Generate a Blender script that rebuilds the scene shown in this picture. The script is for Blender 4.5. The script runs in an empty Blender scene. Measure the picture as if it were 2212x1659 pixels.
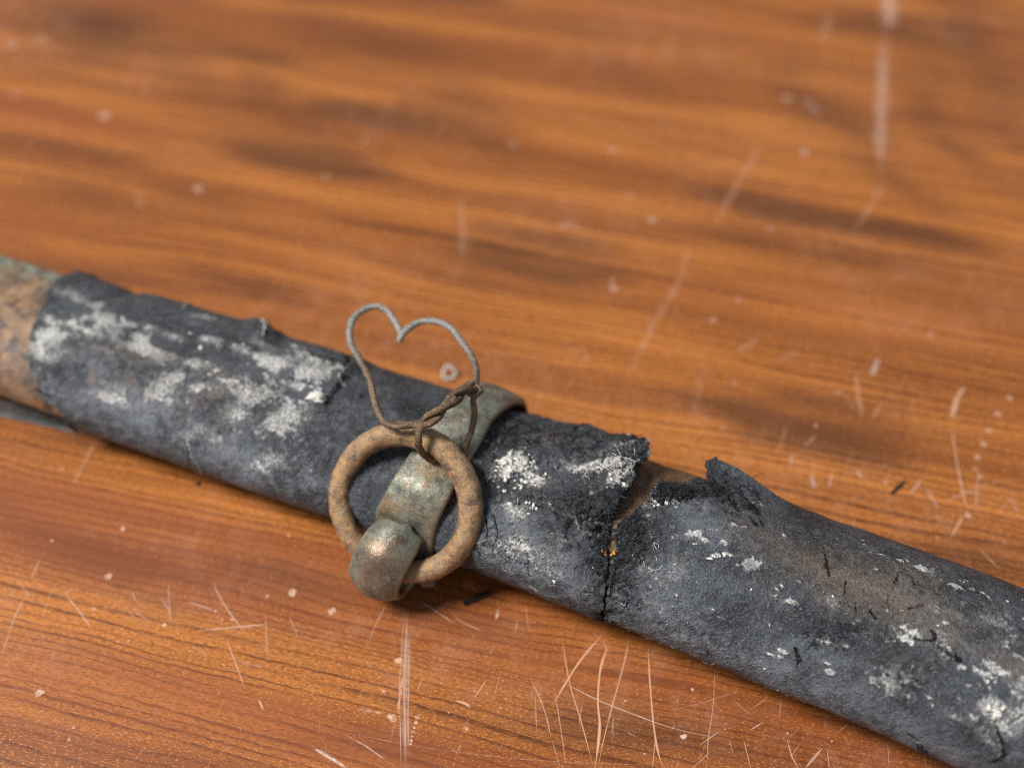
import bpy, math, random
import numpy as np
from mathutils import Vector
R = math.radians
random.seed(7); rng = np.random.default_rng(11)
sc = bpy.context.scene
col = sc.collection

# ------------------------------------------------------------------ camera (all working lengths in cm)
LENS, SENSOR = 44.0, 36.0
FPX = 2212*LENS/SENSOR                       # focal length for a frame 2212 wide
PITCH, DIST = R(50), 25.6
CAM = np.array([0.0, -DIST*math.cos(PITCH), DIST*math.sin(PITCH)])
FWD = -CAM/np.linalg.norm(CAM)
RGT = np.array([1.0, 0, 0]); UP = np.cross(RGT, FWD)
cd = bpy.data.cameras.new('camera'); cam = bpy.data.objects.new('camera', cd); col.objects.link(cam)
cam.location = CAM*0.01; cam.rotation_euler = (R(90)-PITCH, 0, 0)
cd.lens = LENS; cd.sensor_width = SENSOR; cd.clip_start = 0.01; cd.clip_end = 50
cd.dof.use_dof = True; cd.dof.focus_distance = 0.2055; cd.dof.aperture_fstop = 7.6
cd.dof.aperture_blades = 0
sc.camera = cam

# ------------------------------------------------------------------ light: a room with one large soft window behind the viewer
sc.view_settings.view_transform = 'Standard'; sc.view_settings.look = 'None'
sc.view_settings.exposure = 0.0; sc.view_settings.gamma = 1.0
w = bpy.data.worlds.new('World'); sc.world = w; w.use_nodes = True
w.node_tree.nodes['Background'].inputs[0].default_value = (0.86, 0.93, 1.0, 1)
w.node_tree.nodes['Background'].inputs[1].default_value = 0.31

def area(name, loc, size, power, color, target=(0, 0, 0), sy=None):
    d = bpy.data.lights.new(name, 'AREA'); d.shape = 'RECTANGLE'
    d.size = size; d.size_y = sy or size; d.energy = power; d.color = color
    o = bpy.data.objects.new(name, d); col.objects.link(o); o.location = loc
    o.rotation_euler = (Vector(target)-Vector(loc)).to_track_quat('-Z', 'Y').to_euler()
    return o
area('window_light', (-1.30, -0.12, 1.75), 0.60, 80, (1.0, 0.97, 0.93), sy=0.8)
try:
    sc.cycles.use_denoising = False; sc.cycles.filter_width = 1.0
except Exception: pass

# ------------------------------------------------------------------ pixel <-> place
def ray(px, py):
    d = FWD + RGT*((px-1106)/FPX) - UP*((py-829.0)/FPX)
    return d
def at(px, py, z=0.0):
    d = ray(px, py); return CAM + d*((z-CAM[2])/d[2])
def atd(px, py, depth):                       # point at a given distance along the view axis
    return CAM + ray(px, py)*depth
def depth_of(p): return float(np.dot(np.asarray(p)-CAM, FWD))
def proj(P):
    q = np.asarray(P)-CAM
    z = q@FWD
    return 1106+FPX*(q@RGT)/z, 829-FPX*(q@UP)/z

# ------------------------------------------------------------------ vectorised noise
def _h(ix, iy, iz, s):
    n = (ix*374761393 + iy*668265263 + iz*2147483647 + s*974634777) & 0xffffffff
    n = ((n ^ (n >> 13))*1274126177) & 0xffffffff
    n = ((n ^ (n >> 16))*2246822519) & 0xffffffff
    return ((n ^ (n >> 15)) & 0xffff)/65535.0
def vnoise(P, f, s=0):
    q = np.asarray(P)*f; i = np.floor(q).astype(np.int64); t = q-i; t = t*t*t*(t*(t*6-15)+10)
    x, y, z = i[..., 0], i[..., 1], i[..., 2]; a, b, c = t[..., 0], t[..., 1], t[..., 2]
    def L(u, v, k): return u+(v-u)*k
    return L(L(L(_h(x, y, z, s), _h(x+1, y, z, s), a), L(_h(x, y+1, z, s), _h(x+1, y+1, z, s), a), b),
             L(L(_h(x, y, z+1, s), _h(x+1, y, z+1, s), a), L(_h(x, y+1, z+1, s), _h(x+1, y+1, z+1, s), a), b), c)*2-1
def fbm(P, f, o=4, s=0, g=0.5):
    r = 0; amp = 1; tot = 0
    for k in range(o):
        r = r+amp*vnoise(P, f*2.03**k, s+k*17); tot += amp; amp *= g
    return r/tot
def sstep(x, a, b):
    t = np.clip((x-a)/(b-a), 0, 1); return t*t*(3-2*t)

# ------------------------------------------------------------------ objects
def empty(name, loc, label, cat, group=None):
    o = bpy.data.objects.new(name, None); col.objects.link(o)
    o.location = np.asarray(loc)*0.01; o.empty_display_size = 0.01
    o['label'] = label; o['category'] = cat
    if group: o['group'] = group
    return o
def tag(o, label=None, cat=None, group=None, kind=None):
    if label: o['label'] = label
    if cat: o['category'] = cat
    if group: o['group'] = group
    if kind: o['kind'] = kind
    return o
def mk(name, V, F, mat, parent=None, attrs=None, smooth=True, loc=None):
    """verts in cm, world; faces an (n,4) or (n,3) array or a list"""
    V = np.asarray(V, dtype=np.float64)*0.01
    base = np.zeros(3)
    if parent is not None:
        p = parent
        while p is not None: base = base+np.array(p.location); p = p.parent
    if loc is not None: base = base*0+np.asarray(loc)*0.01
    V = V-base
    me = bpy.data.meshes.new(name)
    if isinstance(F, np.ndarray):
        k = F.shape[1]
        me.vertices.add(len(V)); me.vertices.foreach_set('co', V.astype(np.float32).ravel())
        me.loops.add(F.size); me.loops.foreach_set('vertex_index', F.astype(np.int32).ravel())
        me.polygons.add(len(F)); me.polygons.foreach_set('loop_start', np.arange(0, F.size, k, dtype=np.int32))
        me.update(calc_edges=True)
    else:
        me.from_pydata([tuple(v) for v in V], [], F)
    me.validate()
    if smooth: me.polygons.foreach_set('use_smooth', np.ones(len(me.polygons), dtype=bool))
    for nm, arr in (attrs or {}).items():
        arr = np.asarray(arr, dtype=np.float32)
        at_ = me.attributes.new(nm, 'FLOAT_COLOR', 'POINT')
        rgba = np.ones((len(V), 4), dtype=np.float32); rgba[:, :arr.shape[1]] = arr
        at_.data.foreach_set('color', rgba.ravel())
    me.materials.append(mat); me.update()
    o = bpy.data.objects.new(name, me); col.objects.link(o)
    if parent is not None: o.parent = parent
    elif loc is not None: o.location = np.asarray(loc)*0.01
    return o
def gridF(nu, nv, wrap=False, off=0):
    i = np.arange(nu-1)[:, None]; j = np.arange(nv if wrap else nv-1)[None, :]
    j2 = (j+1) % nv
    return np.stack([i*nv+j+0*j, i*nv+j2, (i+1)*nv+j2, (i+1)*nv+j+0*j], -1).reshape(-1, 4)+off

def spline(pts, n):
    """Catmull-Rom through points, n samples, roughly even by length"""
    p = np.asarray(pts, float)
    if len(p) == 2: p = np.array([p[0], (p[0]+p[1])/2, p[1]])
    q = np.vstack([2*p[0]-p[1], p, 2*p[-1]-p[-2]]); out = []
    for k in range(1, len(q)-2):
        t = np.linspace(0, 1, 16, endpoint=False)[:, None]
        a, b, c, d = q[k-1], q[k], q[k+1], q[k+2]
        out.append(0.5*((2*b)+(c-a)*t+(2*a-5*b+4*c-d)*t**2+(3*b-a-3*c+d)*t**3))
    out = np.vstack(out+[p[-1:]])
    L = np.r_[0, np.cumsum(np.linalg.norm(np.diff(out[:, :3], axis=0), axis=1))]
    s = np.linspace(0, L[-1], n)
    return np.stack([np.interp(s, L, out[:, k]) for k in range(out.shape[1])], 1)
def tube(path, rad, ns=10, rough=0.0, seed=0, cap=True, closed=False, fr=8.0):
    P = np.asarray(path); n = len(P)
    if closed: T = np.roll(P, -1, 0)-np.roll(P, 1, 0)
    else: T = np.gradient(P, axis=0)
    T /= np.linalg.norm(T, axis=1)[:, None]+1e-12
    A = np.zeros_like(P); a = np.cross(T[0], [0.3, 0.5, 0.81]); a /= np.linalg.norm(a)
    for k in range(n):
        a = a-T[k]*np.dot(a, T[k]); a /= np.linalg.norm(a); A[k] = a
    B = np.cross(T, A)
    if closed:   # spread the leftover twist
        a2 = A[-1]-T[0]*np.dot(A[-1], T[0]); ang = math.atan2(np.dot(a2, B[0]), np.dot(a2, A[0]))
        th = -ang*np.arange(n)/n
        A, B = A*np.cos(th)[:, None]+B*np.sin(th)[:, None], -A*np.sin(th)[:, None]+B*np.cos(th)[:, None]
    ang = np.linspace(0, 2*np.pi, ns, endpoint=False)
    rad = np.broadcast_to(np.asarray(rad, float), (n,))
    D = A[:, None]*np.cos(ang)[None, :, None]+B[:, None]*np.sin(ang)[None, :, None]
    V = P[:, None]+D*rad[:, None, None]
    if rough: V = V+D*(fbm(V, fr, 3, seed)*rough)[..., None]
    V = V.reshape(-1, 3); F = gridF(n, ns, True)
    if closed:
        j = np.arange(ns); F = np.vstack([F, np.stack([(n-1)*ns+j, (n-1)*ns+(j+1) % ns, (j+1) % ns, j], -1)])
    elif cap:
        V = np.vstack([V, P[0], P[-1]]); m = len(V)
        j = np.arange(ns)
        F = np.vstack([F, np.stack([(j+1) % ns, j, 0*j+m-2, 0*j+m-2], -1)[:, [0, 1, 2, 2]]]) if False else F
        # closing fans as quads that share the centre vertex pairwise
        e0 = [[m-2, (k+2) % ns, (k+1) % ns, k] for k in range(0, ns, 2)]
        b = (n-1)*ns
        e1 = [[m-1, b+k, b+(k+1) % ns, b+(k+2) % ns] for k in range(0, ns, 2)]
        F = np.vstack([F, e0, e1])
    return V, F
def join(parts):
    Vs, Fs, o = [], [], 0
    for V, F in parts:
        Vs.append(V); Fs.append(np.asarray(F)+o); o += len(V)
    return np.vstack(Vs), np.vstack(Fs)

# ------------------------------------------------------------------ node helper
class NT:
    def __init__(s, name):
        s.m = bpy.data.materials.new(name); s.m.use_nodes = True; s.t = s.m.node_tree
        s.b = s.t.nodes['Principled BSDF']; s.out = s.t.nodes['Material Output']
        s.obj = None
    def put(s, sock, v):
        if isinstance(v, bpy.types.NodeSocket): s.t.links.new(v, sock)
        elif isinstance(v, (tuple, list)) and len(v) == 3 and sock.type == 'RGBA': sock.default_value = (*v, 1)
        else: sock.default_value = v
    def co(s, sx=1, sy=1, sz=1, rz=0.0, src=None):
        """object coordinates in cm, turned by rz then scaled"""
        if s.obj is None:
            tc = s.t.nodes.new('ShaderNodeTexCoord'); s.obj = tc.outputs['Object']
        v = src or s.obj
        if src is None or rz:
            m = s.t.nodes.new('ShaderNodeMapping'); s.t.links.new(v, m.inputs[0])
            m.inputs['Rotation'].default_value = (0, 0, rz); k = 100 if src is None else 1
            m.inputs['Scale'].default_value = (k, k, k); v = m.outputs[0]
        m = s.t.nodes.new('ShaderNodeMapping'); s.t.links.new(v, m.inputs[0])
        m.inputs['Scale'].default_value = (sx, sy, sz)
        return m.outputs[0]
    def noise(s, vec, scale=1, detail=3, rough=0.5, dist=0.0, w=None):
        n = s.t.nodes.new('ShaderNodeTexNoise'); s.t.links.new(vec, n.inputs['Vector'])
        n.inputs['Scale'].default_value = scale; n.inputs['Detail'].default_value = detail
        n.inputs['Roughness'].default_value = rough; n.inputs['Distortion'].default_value = dist
        return n.outputs['Fac']
    def noisec(s, vec, scale=1, detail=2):
        n = s.t.nodes.new('ShaderNodeTexNoise'); s.t.links.new(vec, n.inputs['Vector'])
        n.inputs['Scale'].default_value = scale; n.inputs['Detail'].default_value = detail
        return n.outputs['Color']
    def vor(s, vec, scale=1, feature='F1', out='Distance', rand=1.0):
        n = s.t.nodes.new('ShaderNodeTexVoronoi'); n.feature = feature
        s.t.links.new(vec, n.inputs['Vector']); n.inputs['Scale'].default_value = scale
        n.inputs['Randomness'].default_value = rand
        return n.outputs[out]
    def mr(s, v, a, b, c=0.0, d=1.0, smooth=True):
        n = s.t.nodes.new('ShaderNodeMapRange'); n.interpolation_type = 'SMOOTHSTEP' if smooth else 'LINEAR'
        s.put(n.inputs[0], v)
        for k, x in zip((1, 2, 3, 4), (a, b, c, d)): s.put(n.inputs[k], x)
        return n.outputs[0]
    def ma(s, op, a, b=0.0, clamp=False):
        n = s.t.nodes.new('ShaderNodeMath'); n.operation = op; n.use_clamp = clamp
        s.put(n.inputs[0], a); s.put(n.inputs[1], b); return n.outputs[0]
    def vm(s, op, a, b):
        n = s.t.nodes.new('ShaderNodeVectorMath'); n.operation = op
        s.put(n.inputs[0], a); s.put(n.inputs[1], b); return n.outputs[0]
    def mix(s, f, a, b, mode='MIX'):
        n = s.t.nodes.new('ShaderNodeMix'); n.data_type = 'RGBA'; n.blend_type = mode
        s.put(n.inputs[0], f); s.put(n.inputs[6], a); s.put(n.inputs[7], b); return n.outputs[2]
    def attr(s, name):
        n = s.t.nodes.new('ShaderNodeAttribute'); n.attribute_name = name
        q = s.t.nodes.new('ShaderNodeSeparateColor'); s.t.links.new(n.outputs['Color'], q.inputs[0])
        return q.outputs[0], q.outputs[1], q.outputs[2]
    def bump(s, h, dist, strength=1.0, nrm=None):
        n = s.t.nodes.new('ShaderNodeBump'); s.put(n.inputs['Height'], h)
        n.inputs['Distance'].default_value = dist*0.01; n.inputs['Strength'].default_value = strength
        if nrm is not None: s.t.links.new(nrm, n.inputs['Normal'])
        return n.outputs[0]
    def set(s, **k):
        for a, v in k.items():
            s.put(s.b.inputs[{'col': 'Base Color', 'rough': 'Roughness', 'metal': 'Metallic', 'spec': 'Specular IOR Level',
                              'nrm': 'Normal', 'alpha': 'Alpha', 'coat': 'Coat Weight', 'coatr': 'Coat Roughness'}[a]], v)
        return s.m

# ------------------------------------------------------------------ materials
GRAIN = R(14.5)
def wood_material():
    n = NT('varnished_wood')
    base = n.co(1, 1, 1, GRAIN)
    fig, red, haze = n.attr('figure')
    wv = n.noisec(n.co(0.09, 0.30, 1, src=base), 1.0, 2)
    wv = n.vm('SUBTRACT', wv, (0.5, 0.5, 0.5)); wv = n.vm('MULTIPLY', wv, (0.0, 1.1, 0.0))
    c = n.vm('ADD', base, wv)
    wv2 = n.noisec(n.co(1.6, 3.0, 1, src=base), 1.0, 3)
    wv2 = n.vm('SUBTRACT', wv2, (0.5, 0.5, 0.5)); wv2 = n.vm('MULTIPLY', wv2, (0.0, 0.085, 0.0))
    c = n.vm('ADD', c, wv2)
    band = n.noise(n.co(0.05, 0.8, 1, src=c), 1.0, 3, 0.55)
    col_ = n.mix(n.mr(band, 0.34, 0.66), (0.215, 0.062, 0.012), (0.49, 0.166, 0.033))
    fine = n.noise(n.co(0.35, 8.0, 1, src=c), 1.0, 4, 0.65)
    col_ = n.mix(n.mr(fine, 0.30, 0.70), n.mix(0.42, col_, (0.15, 0.040, 0.008)), col_)
    # short wood fibres: dark and golden dashes
    po = n.noise(n.co(7.5, 38.0, 1, src=c), 1.0, 3, 0.65)
    col_ = n.mix(n.mr(po, 0.47, 0.64, 0, 0.80), col_, (0.150, 0.042, 0.009))
    fl = n.noise(n.co(15.0, 36.0, 1, src=n.vm('ADD', base, (7.0, 3.0, 1.0))), 1.0, 3, 0.65)
    col_ = n.mix(n.mr(fl, 0.52, 0.70, 0, 0.75), col_, (0.72, 0.310, 0.080))
    # year lines: a dark edge every couple of millimetres, fading towards the next
    sx = n.t.nodes.new('ShaderNodeSeparateXYZ'); n.t.links.new(c, sx.inputs[0])
    uneven = n.noise(n.co(0.02, 1.1, 1, src=c), 1.0, 2)
    ph = n.ma('ADD', n.ma('MULTIPLY', sx.outputs[1], 5.6), n.ma('MULTIPLY', uneven, 5.0))
    fr = n.ma('FRACT', ph)
    ln = n.ma('MAXIMUM', n.mr(fr, 0.62, 0.97, 0.0, 1.0), n.mr(fr, 0.0, 0.05, 1.0, 0.0))
    rag = n.noise(n.co(2.6, 14.0, 1, src=c), 1.0, 3, 0.7)
    ln = n.ma('MULTIPLY', ln, n.mr(rag, 0.30, 0.62, 0.40, 1.0))
    ln = n.ma('MULTIPLY', ln, n.mr(n.noise(n.co(0.22, 1.9, 1, src=c), 1.0, 3), 0.32, 0.56, 0.22, 1.0))
    col_ = n.mix(n.ma('MULTIPLY', ln, 0.92), col_, (0.070, 0.017, 0.004))
    # broad figure, knots, reddish streaks, rubbed varnish
    col_ = n.mix(n.ma('MULTIPLY', fig, 0.92), col_, (0.055, 0.020, 0.011))
    col_ = n.mix(n.ma('MULTIPLY', red, 0.5), col_, (0.235, 0.058, 0.020))
    hz = n.ma('MULTIPLY', haze, n.mr(n.noise(n.co(2.2, 1.2, 1, src=base), 1.0, 4, 0.7), 0.38, 0.72, 0, 0.20))
    col_ = n.mix(hz, col_, (0.62, 0.33, 0.22))
    dirt = n.noise(n.co(1, 1, 1, src=base), 9.0, 5, 0.75)
    rough = n.mr(dirt, 0.3, 0.75, 0.30, 0.46)
    h = n.ma('ADD', n.ma('MULTIPLY', ln, -0.6), n.ma('MULTIPLY', po, -0.5))
    h = n.ma('ADD', h, n.ma('MULTIPLY', n.noise(n.co(1, 2, 1, src=base), 3.0, 3), 0.6))
    return n.set(col=col_, rough=rough, spec=0.40, nrm=n.bump(h, 0.004, 0.22))

def leather_material():
    n = NT('worn_black_leather')
    base = n.co()
    dust, brown, raw_dark = n.attr('paint'); crack, crust, blue = n.attr('wear')
    b1 = n.noise(base, 1.1, 5, 0.6); b2 = n.noise(base, 6.0, 5, 0.7); b3 = n.noise(base, 19.0, 4, 0.7)
    sp = n.noise(base, 32.0, 2, 0.6)
    c = n.mix(n.mr(b1, 0.36, 0.64), (0.010, 0.0115, 0.015), (0.044, 0.050, 0.061))
    c = n.mix(n.mr(b2, 0.44, 0.66, 0, 0.55), c, (0.088, 0.096, 0.109))
    c = n.mix(n.ma('MULTIPLY', blue, n.mr(n.ma('ADD', n.ma('MULTIPLY', b1, .5), n.ma('MULTIPLY', b2, .5)), 0.36, 0.64, 0.08, 1.0)), c, (0.165, 0.184, 0.216))
    c = n.mix(n.ma('MULTIPLY', brown, n.mr(b2, 0.25, 0.65, 0.35, 1.0)), c, (0.150, 0.108, 0.078))
    c = n.mix(n.ma('MULTIPLY', raw_dark, 0.92), c, n.mix(n.mr(b3, 0.4, 0.7), (0.006, 0.007, 0.009), (0.036, 0.039, 0.046)))
    # fine pale nap and flecks
    nap = n.mr(sp, 0.56, 0.71, 0, 0.55)
    c = n.mix(n.ma('MULTIPLY', nap, n.ma('SUBTRACT', 1.0, n.ma('MULTIPLY', raw_dark, 0.45))), c, (0.27, 0.28, 0.29))
    pit = n.mr(n.noise(n.vm('ADD', base, (5.1, 2.2, 7.7)), 30.0, 2, 0.6), 0.55, 0.69, 0, 0.85)
    c = n.mix(pit, c, (0.012, 0.013, 0.016))
    # dust sits in patches whose margins break up into grains
    b4 = n.noise(n.vm('ADD', base, (2.2, 7.1, 3.3)), 2.6, 8, 0.72)
    mix_ = n.ma('ADD', n.ma('MULTIPLY', b4, 0.62), n.ma('MULTIPLY', b3, 0.38))
    th = n.ma('SUBTRACT', 0.86, n.ma('MULTIPLY', dust, 0.56))
    d = n.ma('MULTIPLY', n.mr(n.ma('SUBTRACT', mix_, th), -0.07, 0.13), n.mr(b1, 0.34, 0.64, 0.25, 1.0))
    c = n.mix(n.ma('MULTIPLY', n.mr(dust, 0.15, 0.9), n.mr(b2, 0.3, 0.65, 0.08, 0.40)), c, (0.22, 0.226, 0.235))
    c = n.mix(n.ma('MULTIPLY', d, n.mr(b3, 0.3, 0.62, 0.35, 0.95)), c, n.mix(n.mr(b3, 0.35, 0.68), (0.38, 0.375, 0.365), (0.76, 0.74, 0.70)))
    cr = n.mr(n.ma('SUBTRACT', n.ma('ADD', crust, n.ma('MULTIPLY', b3, 0.7)), 0.72), 0.0, 0.12)
    c = n.mix(n.ma('MULTIPLY', cr, n.mr(b3, 0.36, 0.56, 0.25, 1.0)), c, n.mix(n.mr(sp, 0.35, 0.65), (0.36, 0.35, 0.32), (0.76, 0.74, 0.69)))
    # cracks
    wv = n.vm('MULTIPLY', n.vm('SUBTRACT', n.noisec(base, 3.0, 3), (0.5, 0.5, 0.5)), (0.55, 0.55, 0.55))
    ce = n.vor(n.vm('ADD', base, wv), 2.3, 'DISTANCE_TO_EDGE')
    net = n.ma('MULTIPLY', n.mr(ce, 0.0, 0.070, 1.0, 0.0), n.mr(crack, 0.15, 0.5))
    net = n.ma('MULTIPLY', net, n.mr(n.noise(base, 1.7, 3), 0.34, 0.48))
    deep = n.ma('MAXIMUM', net, n.mr(crack, 0.62, 0.95))
    c = n.mix(n.ma('MULTIPLY', deep, 0.93), c, (0.004, 0.004, 0.005))
    h = n.ma('ADD', n.ma('MULTIPLY', b2, 0.9), n.ma('MULTIPLY', b3, 0.50))
    h = n.ma('ADD', h, n.ma('MULTIPLY', sp, 0.20)); h = n.ma('SUBTRACT', h, n.ma('MULTIPLY', deep, 0.9))
    h = n.ma('ADD', h, n.ma('MULTIPLY', n.ma('MAXIMUM', d, cr), 0.30))
    wr_ = n.ma('ABSOLUTE', n.ma('SUBTRACT', n.noise(n.co(1.4, 1.4, 1.4), 2.4, 3, 0.6, 1.2), 0.5))
    h = n.ma('ADD', h, n.ma('MULTIPLY', n.mr(wr_, 0.0, 0.05, -0.6, 0.0), n.mr(crack, 0.05, 0.35)))
    rough = n.mr(b2, 0.3, 0.7, 0.40, 0.66)
    rough = n.ma('ADD', rough, n.ma('MULTIPLY', n.ma('MAXIMUM', raw_dark, d), 0.3), True)
    return n.set(col=c, rough=rough, spec=0.42, nrm=n.bump(h, 0.07, 1.0))

def core_material():
    n = NT('rusted_coppery_metal')
    base = n.co(); green, wood, dark = n.attr('paint')
    a = n.noise(base, 1.6, 5, 0.65); b = n.noise(base, 4.5, 5, 0.7); f = n.noise(base, 20, 4, 0.7)
    c = n.mix(n.mr(a, 0.35, 0.65), (0.115, 0.070, 0.046), (0.27, 0.158, 0.082))
    c = n.mix(n.mr(b, 0.50, 0.68), c, (0.24, 0.145, 0.108))
    c = n.mix(n.mr(n.noise(n.vm('ADD', base, (3, 1, 9)), 3.0, 5, 0.7), 0.48, 0.62), c, (0.06, 0.042, 0.036))
    c = n.mix(n.mr(n.noise(n.vm('ADD', base, (8, 4, 2)), 6.0, 4, 0.7), 0.58, 0.70), c, (0.47, 0.21, 0.065))
    gm = n.ma('MULTIPLY', green, n.mr(b, 0.36, 0.60))
    c = n.mix(gm, c, (0.215, 0.255, 0.205))
    c = n.mix(n.mr(f, 0.56, 0.75, 0, 0.5), c, (0.42, 0.31, 0.24))
    c = n.mix(wood, c, n.mix(n.mr(f, 0.35, 0.65), (0.040, 0.022, 0.012), (0.20, 0.108, 0.052)))
    c = n.mix(n.ma('MULTIPLY', dark, 0.85), c, (0.02, 0.016, 0.014))
    h = n.ma('ADD', n.ma('MULTIPLY', b, 0.7), n.ma('MULTIPLY', f, 0.4))
    return n.set(col=c, rough=n.mr(b, 0.3, 0.7, 0.42, 0.70), metal=0.12, nrm=n.bump(h, 0.05, 0.7))

def bronze_material():
    n = NT('patinated_bronze')
    base = n.co(); rust, worn, edge = n.attr('paint')
    a = n.noise(base, 2.6, 5, 0.65); b = n.noise(base, 9, 5, 0.7); f = n.noise(base, 34, 3, 0.7)
    c = n.mix(n.mr(a, 0.35, 0.65), (0.085, 0.091, 0.075), (0.235, 0.252, 0.206))
    c = n.mix(n.mr(b, 0.55, 0.70, 0, 0.7), c, (0.38, 0.40, 0.34))
    c = n.mix(n.mr(n.noise(n.vm('ADD', base, (4, 8, 1)), 4.0, 5, 0.7), 0.54, 0.68, 0, 0.8), c, (0.150, 0.075, 0.048))
    rm = n.ma('MULTIPLY', rust, n.mr(b, 0.32, 0.6))
    c = n.mix(rm, c, n.mix(n.mr(f, 0.4, 0.65), (0.22, 0.115, 0.045), (0.40, 0.245, 0.105)))
    c = n.mix(n.mr(n.noise(n.vm('ADD', base, (1, 5, 8)), 16.0, 4, 0.75), 0.56, 0.68, 0, 0.75), c, (0.40, 0.27, 0.13))
    c = n.mix(n.mr(f, 0.58, 0.70, 0, 0.8), c, (0.58, 0.50, 0.34))
    c = n.mix(n.ma('MULTIPLY', worn, 0.7), c, (0.17, 0.095, 0.072))
    c = n.mix(n.ma('MULTIPLY', edge, n.mr(f, 0.3, 0.6, 0.2, 0.7)), c, (0.32, 0.33, 0.27))
    rough = n.ma('SUBTRACT', n.mr(b, 0.3, 0.7, 0.34, 0.58), n.ma('MULTIPLY', worn, 0.20))
    h = n.ma('ADD', n.ma('MULTIPLY', b, 0.6), n.ma('MULTIPLY', f, 0.35))
    return n.set(col=c, rough=rough, metal=0.55, nrm=n.bump(h, 0.03, 0.6))

def rust_material(name, lo, mid, hi, dark, metal=0.25, sc_=1.0, grey=None):
    n = NT(name); base = n.co()
    a = n.noise(base, 2.0*sc_, 4, 0.6); b = n.noise(base, 8*sc_, 5, 0.7); f = n.noise(base, 30*sc_, 4, 0.75)
    c = n.mix(n.mr(a, 0.35, 0.65), lo, mid)
    c = n.mix(n.mr(b, 0.48, 0.68), c, hi)
    c = n.mix(n.mr(n.noise(n.vm('ADD', base, (2, 7, 3)), 5.0*sc_, 5, 0.7), 0.50, 0.66, 0, 0.85), c, dark)
    c = n.mix(n.mr(f, 0.56, 0.72, 0, 0.7), c, tuple(min(1, x*1.5+0.04) for x in hi))
    c = n.mix(n.mr(n.noise(n.vm('ADD', base, (9, 1, 5)), 24.0*sc_, 3, 0.7), 0.58, 0.72, 0, 0.75), c, tuple(x*0.45 for x in dark))
    if grey is not None:
        g, _, _ = n.attr('paint'); c = n.mix(g, c, grey)
    h = n.ma('ADD', n.ma('MULTIPLY', b, 0.5), n.ma('MULTIPLY', f, 0.5))
    return n.set(col=c, rough=n.mr(b, 0.3, 0.7, 0.28, 0.58), metal=metal, nrm=n.bump(h, 0.045, 0.9))

def plain(name, colr, rough=0.8, var=0.35, scale=20, spec=0.3):
    n = NT(name); f = n.noise(n.co(), scale, 4, 0.7)
    c = n.mix(n.mr(f, 0.3, 0.7), tuple(x*(1-var) for x in colr), tuple(min(1, x*(1+var)) for x in colr))
    return n.set(col=c, rough=rough, spec=spec, nrm=n.bump(f, 0.02, 0.6))

def scratch_material():
    n = NT('scratched_varnish'); base = n.co()
    al, tint, patch = n.attr('paint')
    b = n.noise(base, 7.0, 4, 0.75); f = n.noise(base, 40, 2, 0.7)
    m = n.ma('ADD', n.ma('MULTIPLY', b, 0.6), n.ma('MULTIPLY', f, 0.4))
    keep = n.mr(n.ma('SUBTRACT', m, n.ma('MULTIPLY', patch, 0.30)), 0.24, 0.40)
    a = n.ma('MULTIPLY', al, keep, True)
    c = n.mix(tint, (0.72, 0.38, 0.18), (0.76, 0.58, 0.52))
    return n.set(col=c, rough=0.5, alpha=a, spec=0.3)

M = dict(wood=wood_material(), leather=leather_material(), core=core_material(), bronze=bronze_material(),
         rust=rust_material('rusted_iron_ring', (0.25, 0.150, 0.085), (0.37, 0.250, 0.140), (0.50, 0.270, 0.100), (0.100, 0.072, 0.066)),
         wire=rust_material('rusty_wire', (0.13, 0.085, 0.055), (0.22, 0.145, 0.085), (0.29, 0.19, 0.11), (0.085, 0.065, 0.055), 0.6, 1.3, (0.33, 0.32, 0.30)),
         rawl=plain('torn_leather', (0.020, 0.022, 0.026), 0.85, 0.7, 16), dull=plain('dull_fibre', (0.26, 0.255, 0.245), 0.9, 0.4), crust=plain('pale_crust', (0.62, 0.60, 0.55), 0.9, 0.3, 30), pale=plain('pale_fibre', (0.50, 0.48, 0.44), 0.8, 0.2),
         dark=plain('black_fibre', (0.020, 0.021, 0.024), 0.8, 0.4), chip=plain('charred_chip', (0.022, 0.020, 0.019), 0.55, 0.6, 14),
         brownf=plain('brown_fibre', (0.17, 0.095, 0.045), 0.8, 0.4), scratch=scratch_material(),
         orange=plain('rust_flake', (0.55, 0.26, 0.06), 0.8, 0.4, 30), clear=plain('dried_droplet', (0.40, 0.24, 0.15), 0.35, 0.2))

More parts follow.
